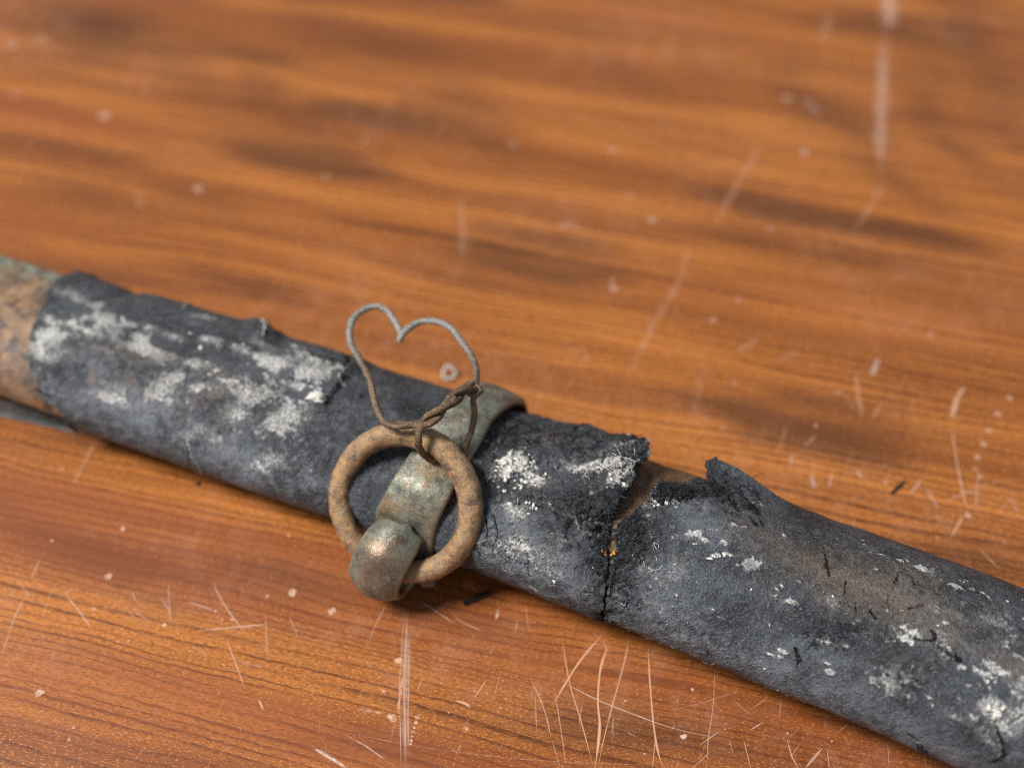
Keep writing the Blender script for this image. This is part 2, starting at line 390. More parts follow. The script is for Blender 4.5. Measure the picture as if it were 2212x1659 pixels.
# ------------------------------------------------------------------ table
def make_table():
    n = 360; L = 46.0
    xs = np.linspace(-L, L, n); ys = np.linspace(-34, 52, n)
    X, Y = np.meshgrid(xs, ys, indexing='ij'); V = np.stack([X, Y, 0*X], -1).reshape(-1, 3)
    u = V[:, 0]*math.cos(GRAIN)-V[:, 1]*math.sin(GRAIN); v = V[:, 0]*math.sin(GRAIN)+V[:, 1]*math.cos(GRAIN)
    q = np.stack([u*0.16, v*0.9, 0*u], -1)
    fig = np.clip(sstep(fbm(q, 1.0, 3, 5), 0.08, 0.65)*0.7, 0, 1)
    red = sstep(fbm(np.stack([u*0.05, v*0.55, 0*u+3], -1), 1.0, 3, 9), 0.0, 0.5)
    haze = sstep(fbm(np.stack([u*0.25, v*0.4, 0*u+7], -1), 1.0, 3, 21), -0.05, 0.6)*0.55
    def blob(arr, px, py, rx, ry, k, ang=0):
        p = at(px, py); s_ = depth_of(p)/FPX
        # size given in picture units at that distance; depth direction stretched by the slant of the view
        el = abs(ray(px, py)[2])/np.linalg.norm(ray(px, py))
        a = R(ang); dx = (V[:, 0]-p[0])/s_; dy = (V[:, 1]-p[1])/s_*el
        ex = (dx*math.cos(a)-dy*math.sin(a))/rx/1.55; ey = (dx*math.sin(a)+dy*math.cos(a))/ry/1.55
        wob = 1+0.35*vnoise(V*[1, 1, 0], 0.8, 31)
        np.maximum(arr, k*np.exp(-(ex**2+ey**2)*wob), out=arr)
    for b in [(210, 66, 120, 40, .8, 14), (300, 90, 60, 34, .6, 20), (120, 60, 80, 40, .5, 10), (1500, 130, 160, 22, .3, 14), (1250, 60, 130, 24, .3, 12), (2150, 180, 60, 60, .45, 20), (380, 130, 90, 40, .45, 20), (700, 60, 90, 30, .35, 12), (820, 90, 110, 22, .45, 14),
              (860, 238, 30, 12, .6, -28), (1000, 220, 70, 30, .45, 18), (560, 190, 60, 28, .5, 28), (640, 250, 70, 25, .35, 30), (1050, 300, 60, 18, .4, 25),
              (1760, 230, 110, 26, .62, 26), (1850, 280, 70, 20, .6, 20), (2000, 235, 35, 70, .45, 10), (2060, 320, 70, 22, .6, 30), (1920, 380, 70, 20, .5, 33),
              (2090, 70, 50, 40, .6, -35), (1700, 160, 50, 30, .4, -20), (1340, 140, 60, 20, .4, 15), (1620, 510, 130, 14, .5, 9), (1800, 545, 130, 12, .5, 10),
              (180, 410, 80, 18, .4, 15), (420, 430, 90, 18, .35, 14), (1010, 600, 100, 14, .35, 12), (1560, 620, 90, 10, .25, 12), (1860, 1480, 50, 20, .35, 15),
              (1480, 1440, 40, 12, .3, 10), (2030, 170, 40, 30, .35, 60)]:
        blob(fig, *b)
    for b in [(700, 1350, 420, 18, .8, 9), (1250, 1420, 420, 22, .8, 11), (1850, 1620, 240, 30, .8, 14), (120, 1230, 180, 14, .5, 9), (1900, 690, 260, 24, .5, 8)]:
        blob(red, *b)
    for b in [(900, 1390, 200, 30, .9, 9), (1100, 1480, 240, 30, .9, 12), (1300, 1400, 180, 24, .8, 11), (1480, 1530, 220, 50, .7, 14), (1800, 1630, 200, 40, .9, 14),
              (870, 1370, 26, 120, 1, 2), (350, 1300, 200, 20, .7, 9), (1700, 1010, 160, 26, .8, 8), (1950, 1110, 200, 34, .8, 8), (1500, 900, 160, 26, .6, 10),
              (80, 1420, 70, 40, .6, 0), (1200, 480, 160, 30, .5, 10), (1500, 280, 200, 40, .4, 8)]:
        blob(haze, *b)
    attrs = dict(figure=np.stack([fig, red, haze], -1))
    F = gridF(n, n)
    # edge skirt and underside give the board its thickness
    ring = np.r_[np.arange(n)*n, (n-1)*n+np.arange(1, n), (np.arange(n-2, -1, -1))*n+n-1, np.arange(n-2, 0, -1)]
    lo = V[ring].copy(); lo[:, 2] = -2.2; k = len(ring); m = len(V); j = np.arange(k); j2 = (j+1) % k
    Fs = np.stack([ring[j], m+j, m+j2, ring[j2]], -1)
    c = np.array([[-L, -34, -2.2], [-L, 52, -2.2], [L, 52, -2.2], [L, -34, -2.2]])
    Vb = np.vstack([V, lo, c]); Fb = np.vstack([F[:, ::-1], Fs, [[m+k, m+k+1, m+k+2, m+k+3]]])
    A = np.vstack([attrs['figure'], attrs['figure'][ring], np.zeros((4, 3))])
    o = mk('table_top', Vb, Fb, M['wood'], None, dict(figure=A), smooth=False)
    tag(o, 'scratched reddish brown varnished wooden table top under the scabbard', kind='structure')
    return o
table = make_table()

def C6(x, y): return ((1000+x/2.011)*.6815, (1700+y/2.011)*.6815)
def C5(x, y): return ((x/1.4627)*.6815, (1300+y/1.4627)*.6815)
def C7(x, y): return ((2000+x/2.212)*.6815, (1900+y/2.212)*.6815)
def C4(x, y): return ((2200+x/1.843)*.6815, (900+y/1.843)*.6815)
def C3(x, y): return ((2200+x/1.843)*.6815, y/1.843*.6815)
def C1(x, y): return (x/1.843*.6815, y/1.843*.6815)
def C2(x, y): return ((1100+x/1.843)*.6815, y/1.843*.6815)
def C8(x, y): return ((1350+x/2.3284)*.6815, (700+y/2.3284)*.6815)
def make_scratches():
    Vs, Fs, As, off = [], [], [], 0
    zc = [0.0015]
    def add(V, F, A):
        nonlocal off
        zc[0] += 0.000004
        V = np.array(V); V[:, 2] = zc[0]
        Vs.append(V); Fs.append(np.asarray(F)+off); As.append(np.broadcast_to(A, (len(V), 3)) if np.ndim(A) == 1 else A); off += len(V)
    def line(pts, w, a=.6, tint=.3, patch=.4, taper=True):
        """pts in picture units on the table, w width in picture units of the 2212-wide frame"""
        P = np.array([at(*p) for p in pts]); P = spline(P, max(8, int(6*len(P))))
        T = np.gradient(P, axis=0); T /= np.linalg.norm(T, axis=1)[:, None]+1e-9
        N = np.stack([-T[:, 1], T[:, 0], 0*T[:, 0]], -1)
        hw = 0.5*w*depth_of(P[len(P)//2])/FPX
        s = np.linspace(0, 1, len(P)); prof = np.ones_like(s)
        if taper: prof = np.clip(np.minimum(s, 1-s)*5, 0.25, 1)
        prof = prof*(1+0.3*vnoise(P, 4.0, int(pts[0][0]) % 97))
        off3 = np.stack([N*0 - N*(hw*prof)[:, None], N*0, N*(hw*prof)[:, None]], 1)+P[:, None]
        al = np.stack([0*s, a*np.clip(prof, .4, 1), 0*s], 1) if w > 9 else np.stack([.5*a+0*s, a+0*s, .5*a+0*s], 1)
        A = np.stack([al, 0*al+tint, 0*al+patch], -1).reshape(-1, 3)
        add(off3.reshape(-1, 3), gridF(len(P), 3), A)
    def dot(p, r, a=.6, tint=.6, patch=.2, ar=1.0, ang=0.0):
        c = at(*p); s_ = depth_of(c)/FPX*r; k = 12
        t = np.linspace(0, 2*np.pi, k, endpoint=False); rr = s_*(1+0.28*rng.normal(size=k).clip(-1, 1))
        ring = np.stack([rr*np.cos(t), rr*ar*np.sin(t)], -1)
        ca, sa = math.cos(ang), math.sin(ang)
        ring = np.stack([ring[:, 0]*ca-ring[:, 1]*sa, ring[:, 0]*sa+ring[:, 1]*ca, 0*t], -1)
        V = np.vstack([c, c+ring*.6, c+ring]); j = np.arange(k); j2 = (j+1) % k
        F = [[0, 1+q, 1+(q+1) % k, 1+(q+2) % k] for q in range(0, k, 2)]
        F = np.vstack([F, np.stack([1+j, 1+k+j, 1+k+j2, 1+j2], -1)])
        A = np.zeros((len(V), 3)); A[:1+k, 0] = a; A[:, 1] = tint; A[:, 2] = patch
        add(V, F, A)
    c6 = [([(1570, 640), (1620, 930), (1700, 1200), (1765, 1445)], 5, .75, .25, .1), ([(1835, 615), (1680, 800), (1520, 1055)], 9, .85, .2, .1),
          ([(1830, 680), (1855, 710), (1815, 850), (1800, 1050), (1812, 1200), (1795, 1380), (1780, 1476)], 13, .9, .15, .1),
          ([(2010, 610), (1960, 830), (1900, 1050), (1840, 1280), (1800, 1476)], 6, .7, .25, .2), ([(2120, 690), (2135, 960), (2165, 1260), (2212, 1476)], 6, .75, .3, .1),
          ([(590, 480), (575, 700), (565, 950), (570, 1200), (570, 1476)], 4, .6, .6, .2), ([(560, 520), (550, 700), (535, 950), (540, 1200), (545, 1476)], 3, .55, .6, .2),
          ([(600, 640), (595, 900), (590, 1200), (600, 1400)], 3, .5, .6, .3), ([(575, 500), (580, 800), (572, 1100), (580, 1476)], 60, .28, .8, .4),
          ([(555, 890), (540, 1010), (520, 1130)], 18, .8, .3, .5), ([(1170, 450), (1150, 530)], 26, .9, .6, .6),
          ([(1120, 610), (1150, 670), (1090, 780), (1070, 850)], 40, .85, .2, .95), ([(1060, 880), (970, 1010)], 34, .7, .3, 1.0),
          ([(895, 1100), (865, 1250), (850, 1420)], 40, .7, .3, 1.0), ([(1010, 1030), (1090, 910)], 7, .7, .2, .1), ([(895, 1045), (950, 1060), (990, 1090)], 8, .8, .6, .1),
          ([(990, 1100), (940, 1260), (900, 1400), (870, 1476)], 18, .75, .2, .8), ([(655, 400), (760, 470), (880, 550)], 4, .7, .5, .1),
          ([(1370, 900), (1430, 1030), (1470, 1140), (1500, 1270)], 6, .65, .4, .3), ([(1520, 960), (1560, 1200), (1600, 1476)], 4, .5, .4, .3),
          ([(1600, 940), (1800, 1040), (2000, 1120), (2212, 1200)], 5, .6, .7, .3), ([(450, 430), (380, 570), (330, 690)], 6, .6, .4, .5),
          ([(0, 1350), (60, 1380), (200, 1476)], 16, .8, .9, .6), ([(190, 1260), (330, 1340), (500, 1460)], 8, .6, .4, .5), ([(260, 1095), (450, 1130)], 12, .6, .5, .6),
          ([(500, 1200), (480, 1310)], 14, .5, .4, .8), ([(1180, 870), (1140, 1010)], 4, .5, .4, .3), ([(1400, 1000), (1410, 1250)], 4, .4, .5, .3),
          ([(1900, 1150), (1890, 1260)], 8, .5, .8, .5), ([(1960, 1230), (2040, 1270)], 7, .5, .5, .5), ([(870, 480), (930, 540), (1080, 610)], 7, .5, .3, .5),
          ([(1510, 1300), (1560, 1476)], 4, .4, .5, .3), ([(1700, 1060), (1680, 1200)], 5, .4, .8, .4), ([(680, 900), (650, 980)], 5, .5, .5, .3),
          ([(0, 1200), (400, 1290), (900, 1370), (1500, 1430), (2212, 1455)], 5, .35, .3, .6), ([(1340, 440), (1360, 600)], 4, .45, .4, .3), ([(1290, 540), (1270, 620)], 8, .4, .4, .5)]
    for p, w_, a, t, pt in c6: line([C6(*q) for q in p], w_*.36+1.1, a, t, pt)
    for p, r in [((650, 1145), 20), ((640, 1185), 15), ((630, 1215), 12), ((622, 1245), 14), ((615, 1270), 11), ((610, 1298), 11), ((606, 1320), 9), ((490, 1150), 36), ((530, 790), 30),
                 ((965, 1225), 16), ((435, 985), 14), ((1180, 1092), 9), ((850, 1120), 8), ((1975, 1045), 8), ((1190, 1335), 7)]:
        dot(C6(*p), r*.34, .85, .3, .5)
    c5 = [([(310, 860), (370, 935), (420, 1005)], 4, .65, .8), ([(1050, 1055), (1080, 1140), (1135, 1285)], 4, .65, .5), ([(985, 795), (1040, 900), (1130, 1025)], 4, .6, .7),
          ([(920, 1020), (1090, 1005), (1250, 990)], 6, .7, .5), ([(870, 885), (1000, 930)], 3, .6, .6), ([(70, 780), (140, 860)], 3, .5, .6), ([(120, 850), (60, 980), (10, 1130)], 10, .35, .4),
          ([(1200, 1340), (1220, 1385)], 7, .8, .3), ([(1090, 1160), (1220, 1190)], 6, .4, .5), ([(1460, 1570), (1600, 1650)], 12, .7, .9), ([(440, 150), (350, 320), (330, 350)], 12, .35, .3),
          ([(185, 690), (140, 790)], 7, .4, .4), ([(240, 830), (200, 950)], 4, .35, .5), ([(350, 820), (260, 870)], 4, .35, .6), ([(610, 840), (630, 880)], 5, .5, .7), ([(740, 860), (800, 950)], 4, .4, .8),
          ([(780, 800), (790, 980)], 5, .35, .8), ([(1340, 950), (1380, 1050)], 4, .35, .6), ([(1230, 950), (1240, 1160)], 6, .3, .8), ([(590, 900), (700, 985)], 4, .3, .8), ([(880, 1090), (960, 1130)], 4, .35, .6)]
    for p, w_, a, t in c5: line([C5(*q) for q in p], w_*.46+.9, a, t, .3)
    for p, r in [((1000, 930), 8), ((595, 1067), 8), ((240, 605), 8), ((180, 1310), 26), ((570, 550), 14), ((435, 918), 9), ((1340, 580), 10), ((545, 1070), 7), ((288, 270), 8), ((1240, 860), 9), ((340, 1470), 8), ((320, 1525), 9),
                 ((920, 345), 1), ((1075, 970), 7), ((1030, 970), 6), ((1355, 845), 24), ((1540, 930), 22), ((500, 770), 22), ((760, 995), 12)]:
        dot(C5(*p), r*.46, .7, .45, .4)
    c7 = [([(120, 350), (130, 560), (160, 900), (190, 1080), (240, 1181)], 7, .75, .25), ([(590, 450), (575, 750), (545, 950), (530, 1181)], 4, .5, .4), ([(840, 910), (920, 860)], 5, .75, .5),
          ([(850, 760), (950, 690)], 4, .5, .5), ([(1095, 980), (1130, 1100), (1175, 1181)], 6, .65, .6), ([(1220, 1181), (1340, 1040)], 12, .55, .6), ([(480, 1020), (620, 920)], 4, .5, .5), ([(790, 980), (840, 1181)], 4, .55, .5),
          ([(690, 970), (715, 1080)], 3, .5, .5), ([(1375, 1050), (1390, 1181)], 4, .5, .6), ([(1800, 1000), (1810, 1181)], 4, .4, .6), ([(2050, 1050), (2070, 1181)], 4, .45, .6), ([(1450, 930), (1520, 870)], 5, .4, .6),
          ([(0, 800), (300, 900), (560, 960)], 4, .4, .8), ([(300, 770), (500, 720), (760, 640)], 4, .35, .5), ([(170, 980), (150, 1181)], 4, .5, .6), ([(430, 1181), (560, 1060)], 5, .4, .7), ([(1120, 1100), (1190, 1000)], 4, .4, .6),
          ([(165, 350), (140, 390)], 4, .5, .4), ([(1050, 700), (1040, 830)], 4, .35, .6), ([(280, 910), (310, 880)], 5, .5, .7), ([(720, 700), (840, 810)], 4, .35, .7), ([(640, 780), (560, 700)], 3, .3, .6)]
    for p, w_, a, t in c7: line([C7(*q) for q in p], w_*.31+1.0, a, t, .25)
    for p, r in [((1098, 937), 9), ((1408, 990), 9), ((95, 1078), 9), ((430, 628), 12), ((595, 440), 10), ((1500, 800), 6), ((660, 905), 7), ((370, 960), 26)]: dot(C7(*p), r*.31, .8, .6, .2)
    c4 = [([(1595, 590), (1540, 660), (1500, 800)], 34, .95, .35, .2), ([(1505, 830), (1530, 1010), (1570, 1220), (1600, 1340)], 8, .8, .45, .1), ([(1575, 1350), (1500, 1480)], 14, .7, .45, .3),
          ([(945, 490), (955, 620), (985, 800)], 30, .55, .2, .3), ([(1080, 430), (1035, 540)], 40, .6, 1, .1), ([(1100, 690), (1040, 790)], 14, .45, .3, .2), ([(575, 990), (560, 1070)], 14, .5, .8, .2),
          ([(680, 1110), (705, 1200)], 32, .6, 1, .4), ([(805, 1110), (790, 1190)], 20, .4, .9, .3), ([(1330, 1140), (1260, 1230)], 10, .5, .8, .2), ([(1350, 1190), (1430, 1310)], 10, .45, .8, .2), ([(1660, 1080), (1645, 1320)], 9, .45, .7, .3),
          ([(390, 310), (240, 400)], 34, .35, .5, .3), ([(620, 390), (480, 450)], 28, .28, .6, .3), ([(640, 950), (710, 890)], 9, .4, .4, .2), ([(1420, 1310), (1640, 1190), (1900, 1130)], 6, .3, .8, .3), ([(1660, 1540), (1780, 1659)], 8, .4, .7, .3),
          ([(1140, 1080), (1120, 1180)], 6, .4, .5, .2), ([(1780, 1320), (1860, 1250)], 8, .35, .8, .3), ([(1500, 1240), (1700, 1200)], 10, .4, .9, .4), ([(540, 810), (510, 930), (470, 1000)], 30, .25, .1, .2), ([(940, 740), (890, 660)], 8, .3, .5, .2),
          ([(1850, 1250), (1900, 1340)], 7, .35, .8, .3), ([(950, 1090), (980, 1130)], 22, .6, .6, .2)]
    for p, w_, a, t, pt in c4: line([C4(*q) for q in p], w_*.34+1.2, a*.75, t, pt)
    for p, r, a in [((1600, 1350), 30, .9), ((850, 630), 34, .5), ((1840, 665), 34, .7), ((1775, 755), 36, .8), ((1725, 855), 32, .7), ((1690, 930), 38, .8), ((1655, 1010), 34, .6), ((1670, 1120), 24, .7), ((1640, 1080), 28, .5),
                    ((710, 830), 22, .7), ((690, 900), 16, .5), ((1120, 1160), 20, .7), ((260, 95), 36, .4), ((105, 210), 36, .4), ((170, 840), 26, .4), ((230, 580), 28, .4), ((1420, 1355), 20, .6), ((1420, 1480), 24, .4), ((1380, 300), 40, .3), ((1115, 1055), 14, .5)]:
        dot(C4(*p), r*.26, a*.72, .4, .4)
    far = [([C8(1960, 50), C8(1890, 400), C8(1760, 620), C8(1650, 820), C8(1540, 1060), C8(1470, 1250)], 24, .9, .25, .2), ([C8(420, 740), C8(330, 850), C8(250, 1050)], 11, .6, .35, .3),
           ([C3(1130, -120), C3(1140, 60), C3(1132, 175)], 48, .95, .75, 0), ([C3(1110, 190), C3(1095, 600), C3(1088, 800), C3(1090, 1010)], 36, .85, .65, 0), ([C3(1115, 1060), C3(1020, 1220), C3(930, 1360)], 22, .55, .25, 0),
           ([C3(420, 800), C3(250, 1080), C3(110, 1340)], 22, .5, .25, 0), ([C2(660, 1120), C2(675, 1350), C2(670, 1560)], 20, .5, .3, 0), ([C3(800, 80), C3(740, 260)], 24, .45, .5, 0),
           ([C3(640, 570), C3(740, 680)], 26, .45, .8, 0), ([C8(2060, 1000), C8(1960, 1500)], 14, .4, .7, .2), ([C8(1340, 1230), C8(1300, 1420)], 16, .4, .5, .2)]
    for p, w_, a, t, pt in far: line(p, w_, a*.5, t, pt+.45, taper=True)
    for p, r, a in [(C8(1390, 500), 15, 1), (C8(1375, 440), 8, .9), (C8(1160, 940), 9, .95), (C8(1185, 1010), 8, .9), (C8(1060, 30), 14, .6), (C8(2120, 730), 10, .7), (C3(550, 575), 17, 1), (C3(640, 890), 15, .8), (C3(450, 1340), 12, .6),
                    (C1(610, 675), 14, 1), (C1(815, 1130), 9, .9), (C1(812, 1190), 9, .9), (C1(1160, 1100), 12, .85), (C1(175, 840), 13, .7), (C1(70, 265), 18, .7), (C1(1900, 1035), 13, .6), (C1(250, 230), 20, .4), (C1(90, 550), 15, .4),
                    (C2(105, 820), 14, .8), (C2(1260, 1320), 15, .8), (C2(1785, 1285), 12, .9), (C2(970, 850), 14, .4), (C2(1550, 880), 16, .4), (C2(1650, 1140), 13, .4), (C2(380, 500), 16, .3), (C8(610, 540), 12, .5), (C8(1640, 290), 12, .5), (C8(1850, 690), 10, .5), (C8(80, 930), 11, .5)]:
        dot(p, r*rng.uniform(.6, 1.15), a*rng.uniform(.25, .55), .6, .4, rng.uniform(.6, 1), rng.uniform(0, 3))
    # the countless small ones: short nicks, mostly across the grain, and pin-sized specks
    for k in range(300):
        px, py = rng.uniform(-60, 2270), 1659-abs(rng.normal())*330
        if py < 700: continue
        a = R(rng.normal(95, 26)); l = rng.gamma(2, 13)
        dx, dy = math.cos(a)*l, math.sin(a)*l
        line([(px, py), (px+dx*.5+rng.normal()*1.5, py+dy*.5), (px+dx, py+dy)], rng.uniform(1.0, 2.0), rng.uniform(.10, .36), rng.uniform(.2, .9), .4)
    for k in range(520):
        px, py = rng.uniform(-60, 2270), rng.uniform(500, 1690)
        dot((px, py), rng.uniform(.8, 2.0), rng.uniform(.2, .7), rng.uniform(.2, .8), .1)
    o = mk('scratch_marks', np.vstack(Vs), np.vstack(Fs), M['scratch'], table, dict(paint=np.vstack(As)), smooth=False)
    o['kind'] = 'stuff'
make_scratches()

# ------------------------------------------------------------------ the scabbard's axis and section
ST = np.array([[-260, 440, 762], [-100, 497, 816], [0, 533, 856], [200, 603, 930], [400, 655, 1008], [600, 710, 1077], [800, 774, 1145], [1000, 838, 1215],
               [1200, 905, 1290], [1400, 975, 1370], [1600, 1038, 1450], [1800, 1108, 1535], [2000, 1190, 1622], [2212, 1262, 1712], [2450, 1345, 1812], [2650, 1412, 1896]], float)
FLAT = 0.62
pc = np.polyfit((ST[:, 0]-1100)/1000, (ST[:, 1]+ST[:, 2])/2, 5); pw = np.polyfit((ST[:, 0]-1100)/1000, ST[:, 2]-ST[:, 1], 4)
def solve_axis():
    xs = np.linspace(-260, 2650, 160); P = []; A = []
    for x in xs:
        cy = np.polyval(pc, (x-1100)/1000); h = np.polyval(pw, (x-1100)/1000)
        sl = math.atan(np.polyval(np.polyder(pc), (x-1100)/1000)/1000)
        half = 0.5*h*math.cos(sl); a = 1.6
        for _ in range(12):
            p = at(x, cy, a*FLAT); v = CAM-p; v /= np.linalg.norm(v)
            tx = np.array([math.cos(-0.44), math.sin(-0.44), 0]); v = v-tx*np.dot(v, tx); v /= np.linalg.norm(v)
            el = math.asin(v[2]); k = math.sqrt(math.sin(el)**2+(FLAT*math.cos(el))**2)
            a = half*depth_of(p)/FPX/k
        P.append(at(x, cy, a*FLAT)); A.append(a)
    return xs, np.array(P), np.array(A)
AX, AP, AA = solve_axis()
AS = np.r_[0, np.cumsum(np.linalg.norm(np.diff(AP, axis=0), axis=1))]
AT = np.gradient(AP, AS, axis=0); AT /= np.linalg.norm(AT, axis=1)[:, None]
AN = np.stack([AT[:, 1], -AT[:, 0], 0*AT[:, 0]], -1); AN /= np.linalg.norm(AN, axis=1)[:, None]   # toward the viewer
def axis(u):
    f = lambda Y: np.stack([np.interp(u, AS, Y[:, k]) for k in range(3)], -1)
    return f(AP), f(AT), f(AN), np.interp(u, AS, AA)
def base(u, th, off=0.0):
    """point and outward direction on the section; th = 0 faces the viewer, 90 deg up"""
    P, T, N, a = axis(u); b = a*FLAT
    c, s = np.cos(th), np.sin(th)
    Z = np.zeros_like(P); Z[..., 2] = 1
    Q = P+N*(a*c)[..., None]+Z*(b*s)[..., None]
    D = N*(c/a)[..., None]+Z*(s/b)[..., None]; D /= np.linalg.norm(D, axis=-1)[..., None]
    return Q+D*np.asarray(off)[..., None], D
_gu, _gt = np.meshgrid(np.linspace(AS[0], AS[-1], 620), np.linspace(R(-75), R(165), 300), indexing='ij')
_gp, _gn = base(_gu, _gt, 0*_gu); _gx, _gy = proj(_gp); _front = ((CAM-_gp)*_gn).sum(-1) > 0
def uv(px, py):
    d = (_gx-px)**2+(_gy-py)**2; d = np.where(_front, d, 1e9); k = np.unravel_index(np.argmin(d), d.shape)
    return _gu[k], _gt[k]
TH = np.r_[np.linspace(R(-80), R(150), 430), np.linspace(R(150), R(280), 50)[1:-1]]
def edge(pxs, s, amp, back=None):
    """cut line of a sleeve: u as a function of th from picture points, with a ragged fringe"""
    q = np.array(sorted([uv(*p)[::-1] for p in pxs]))
    u = np.interp(TH, q[:, 0], q[:, 1])
    if back is not None: u = np.where(TH > q[-1, 0], q[-1, 1]+(back-q[-1, 1])*sstep(TH, q[-1, 0], q[-1, 0]+.8), u)
    e = np.stack([TH*1.6, 0*TH, 0*TH], -1)
    u = u+amp*fbm(e, 3.0, 4, s, .6)*(.4+.6*sstep(TH, .3, 1.0))
    w_ = sstep(TH, R(240), R(280)); u = u*(1-w_)+u[0]*w_
    return u
class Skin:
    """one torn sleeve of leather: a dense grid between two ragged cuts, with thickness and painted wear"""
    def __init__(s, e0, e1, nu):
        t = np.linspace(0, 1, nu)[:, None]; s.nu = nu
        s.U = e0[None]*(1-t)+e1[None]*t; s.T = np.broadcast_to(TH, s.U.shape)
        s.P, s.N = base(s.U, s.T, 0*s.U)
        s.a = np.interp(s.U, AS, AA); s.V = s.T*s.a*0.92         # arc length round the section, cm
        s.d0 = s.U-e0[None]; s.d1 = e1[None]-s.U
        s.h = np.zeros_like(s.U)
        s.at_ = {k: np.zeros_like(s.U) for k in ('dust', 'brown', 'raw', 'crack', 'crust', 'blue')}
        s.W = fbm(s.P, 2.2, 3, 91); s.w1 = fbm(s.P, 6, 4, 41, .65); s.w2 = fbm(s.P, 6, 4, 43, .65); s.w3 = fbm(s.P, 17, 3, 47, .6)
    def loc(s, px, py):
        u, t = uv(px, py); return u, t*np.interp(u, AS, AA)*0.92
    def spot(s, ch, px, py, rx, ry, k, ang=20, hard=1.25, rag=1.1):
        """rx along, ry across the tube in picture units (about 110 per cm); ang = tilt against the horizontal of the picture"""
        u, v = s.loc(px, py); sc_ = 1/110.0
        a = R(ang-20); du = (s.U-u)/sc_; dv = -(s.V-v)/sc_*0.95
        x = (du*math.cos(a)+dv*math.sin(a))/rx; y = (-du*math.sin(a)+dv*math.cos(a))/ry
        g = k*np.exp(-((x*x+y*y)*np.clip(1+rag*1.5*(.7*s.W+.7*s.w1+.8*s.w3), .12, 5))**hard)
        A = s.at_[ch]; np.maximum(A, g, out=A)
    def stroke(s, ch, pts, w_, k, depth=0.0, wob=0.03):
        q = np.array([s.loc(*p) for p in pts]); q = spline(np.c_[q, 0*q[:, 0]], 6*len(q))
        uu = s.U+s.w1*wob*2; vv = s.V+s.w2*wob*2
        m = 1e9*np.ones_like(s.U); box = (uu > q[:, 0].min()-.4) & (uu < q[:, 0].max()+.4) & (vv > q[:, 1].min()-.4) & (vv < q[:, 1].max()+.4)
        a, b = uu[box], vv[box]; mm = np.full(a.shape, 1e9)
        for k_ in range(len(q)-1):
            p0, p1 = q[k_, :2], q[k_+1, :2]; e = p1-p0; L2 = e@e+1e-9
            t = np.clip(((a-p0[0])*e[0]+(b-p0[1])*e[1])/L2, 0, 1)
            mm = np.minimum(mm, np.hypot(a-p0[0]-t*e[0], b-p0[1]-t*e[1]))
        m[box] = mm; hw = w_/110.0/2*(.35+.75*np.clip(.55+1.3*s.W, 0, 1.3)) if ch == 'crack' else w_/110.0/2
        g = np.clip(1.25-m/(hw*1.6), 0, 1)
        A = s.at_[ch]; np.maximum(A, k*g, out=A); s.h -= depth*np.clip(1-m/(hw*1.8), 0, 1)
    def bulge(s, px, py, rx, ry, h, ang=20):
        u, v = s.loc(px, py); a = R(ang-20); du = (s.U-u)*110; dv = -(s.V-v)*104
        x = (du*math.cos(a)+dv*math.sin(a))/rx; y = (-du*math.sin(a)+dv*math.cos(a))/ry
        s.h += h*np.exp(-(x*x+y*y))
    def build(s, name, parent, thick=0.13, rim=None):
        Q = s.P+s.N*s.h[..., None]
        nv = len(TH)
        inner = lambda k, d: Q[k]-s.N[k]*thick+axis(s.U[k])[1]*d
        # the cut faces and a short way back along the inside
        rows0 = [inner(0, .6), inner(0, .15), Q[0]-s.N[0]*thick, Q[0]-s.N[0]*thick*.5+axis(s.U[0])[1]*-.012]
        rows1 = [Q[-1]-s.N[-1]*thick*.5+axis(s.U[-1])[1]*.012, Q[-1]-s.N[-1]*thick, inner(-1, -.15), inner(-1, -.6)]
        G = np.concatenate([np.array(rows0), Q, np.array(rows1)], 0)
        G[..., 2] = np.maximum(G[..., 2], 0.012)
        def ext(A, v): return np.concatenate([np.repeat(A[:1], 4, 0)*0+v, A, np.repeat(A[:1], 4, 0)*0+v], 0)
        pt = np.stack([ext(s.at_['dust'], .05), ext(s.at_['brown'], .2), ext(s.at_['raw'], .9)], -1).reshape(-1, 3)
        ec = ext(s.at_['crust'], 0)
        if rim is not None: ec[-5:-1] = np.maximum(ec[-5:-1], rim[None])
        wr = np.stack([ext(s.at_['crack'], 0), ec, ext(s.at_['blue'], 0)], -1).reshape(-1, 3)
        F = gridF(G.shape[0], nv, True)[:, ::-1]
        s.Q = Q
        return mk(name, G.reshape(-1, 3), F, M['leather'], parent, dict(paint=np.clip(pt, 0, 1), wear=np.clip(wr, 0, 1)))
    def pick(s, px, py, lift=0.0):
        """nearest built point to a picture place, and its outward direction"""
        x, y = proj(s.Q); f = ((CAM-s.P)*s.N).sum(-1) > 0
        d = np.where(f, (x-px)**2+(y-py)**2, 1e9); k = np.unravel_index(np.argmin(d), d.shape)
        return s.Q[k]+s.N[k]*lift, s.N[k]

c0 = axis(np.interp(1100, AX, AS))[0]
scab = empty('scabbard', (c0[0], c0[1], 0), 'long scabbard in torn black leather with rusty metal showing at its left end', 'scabbard')

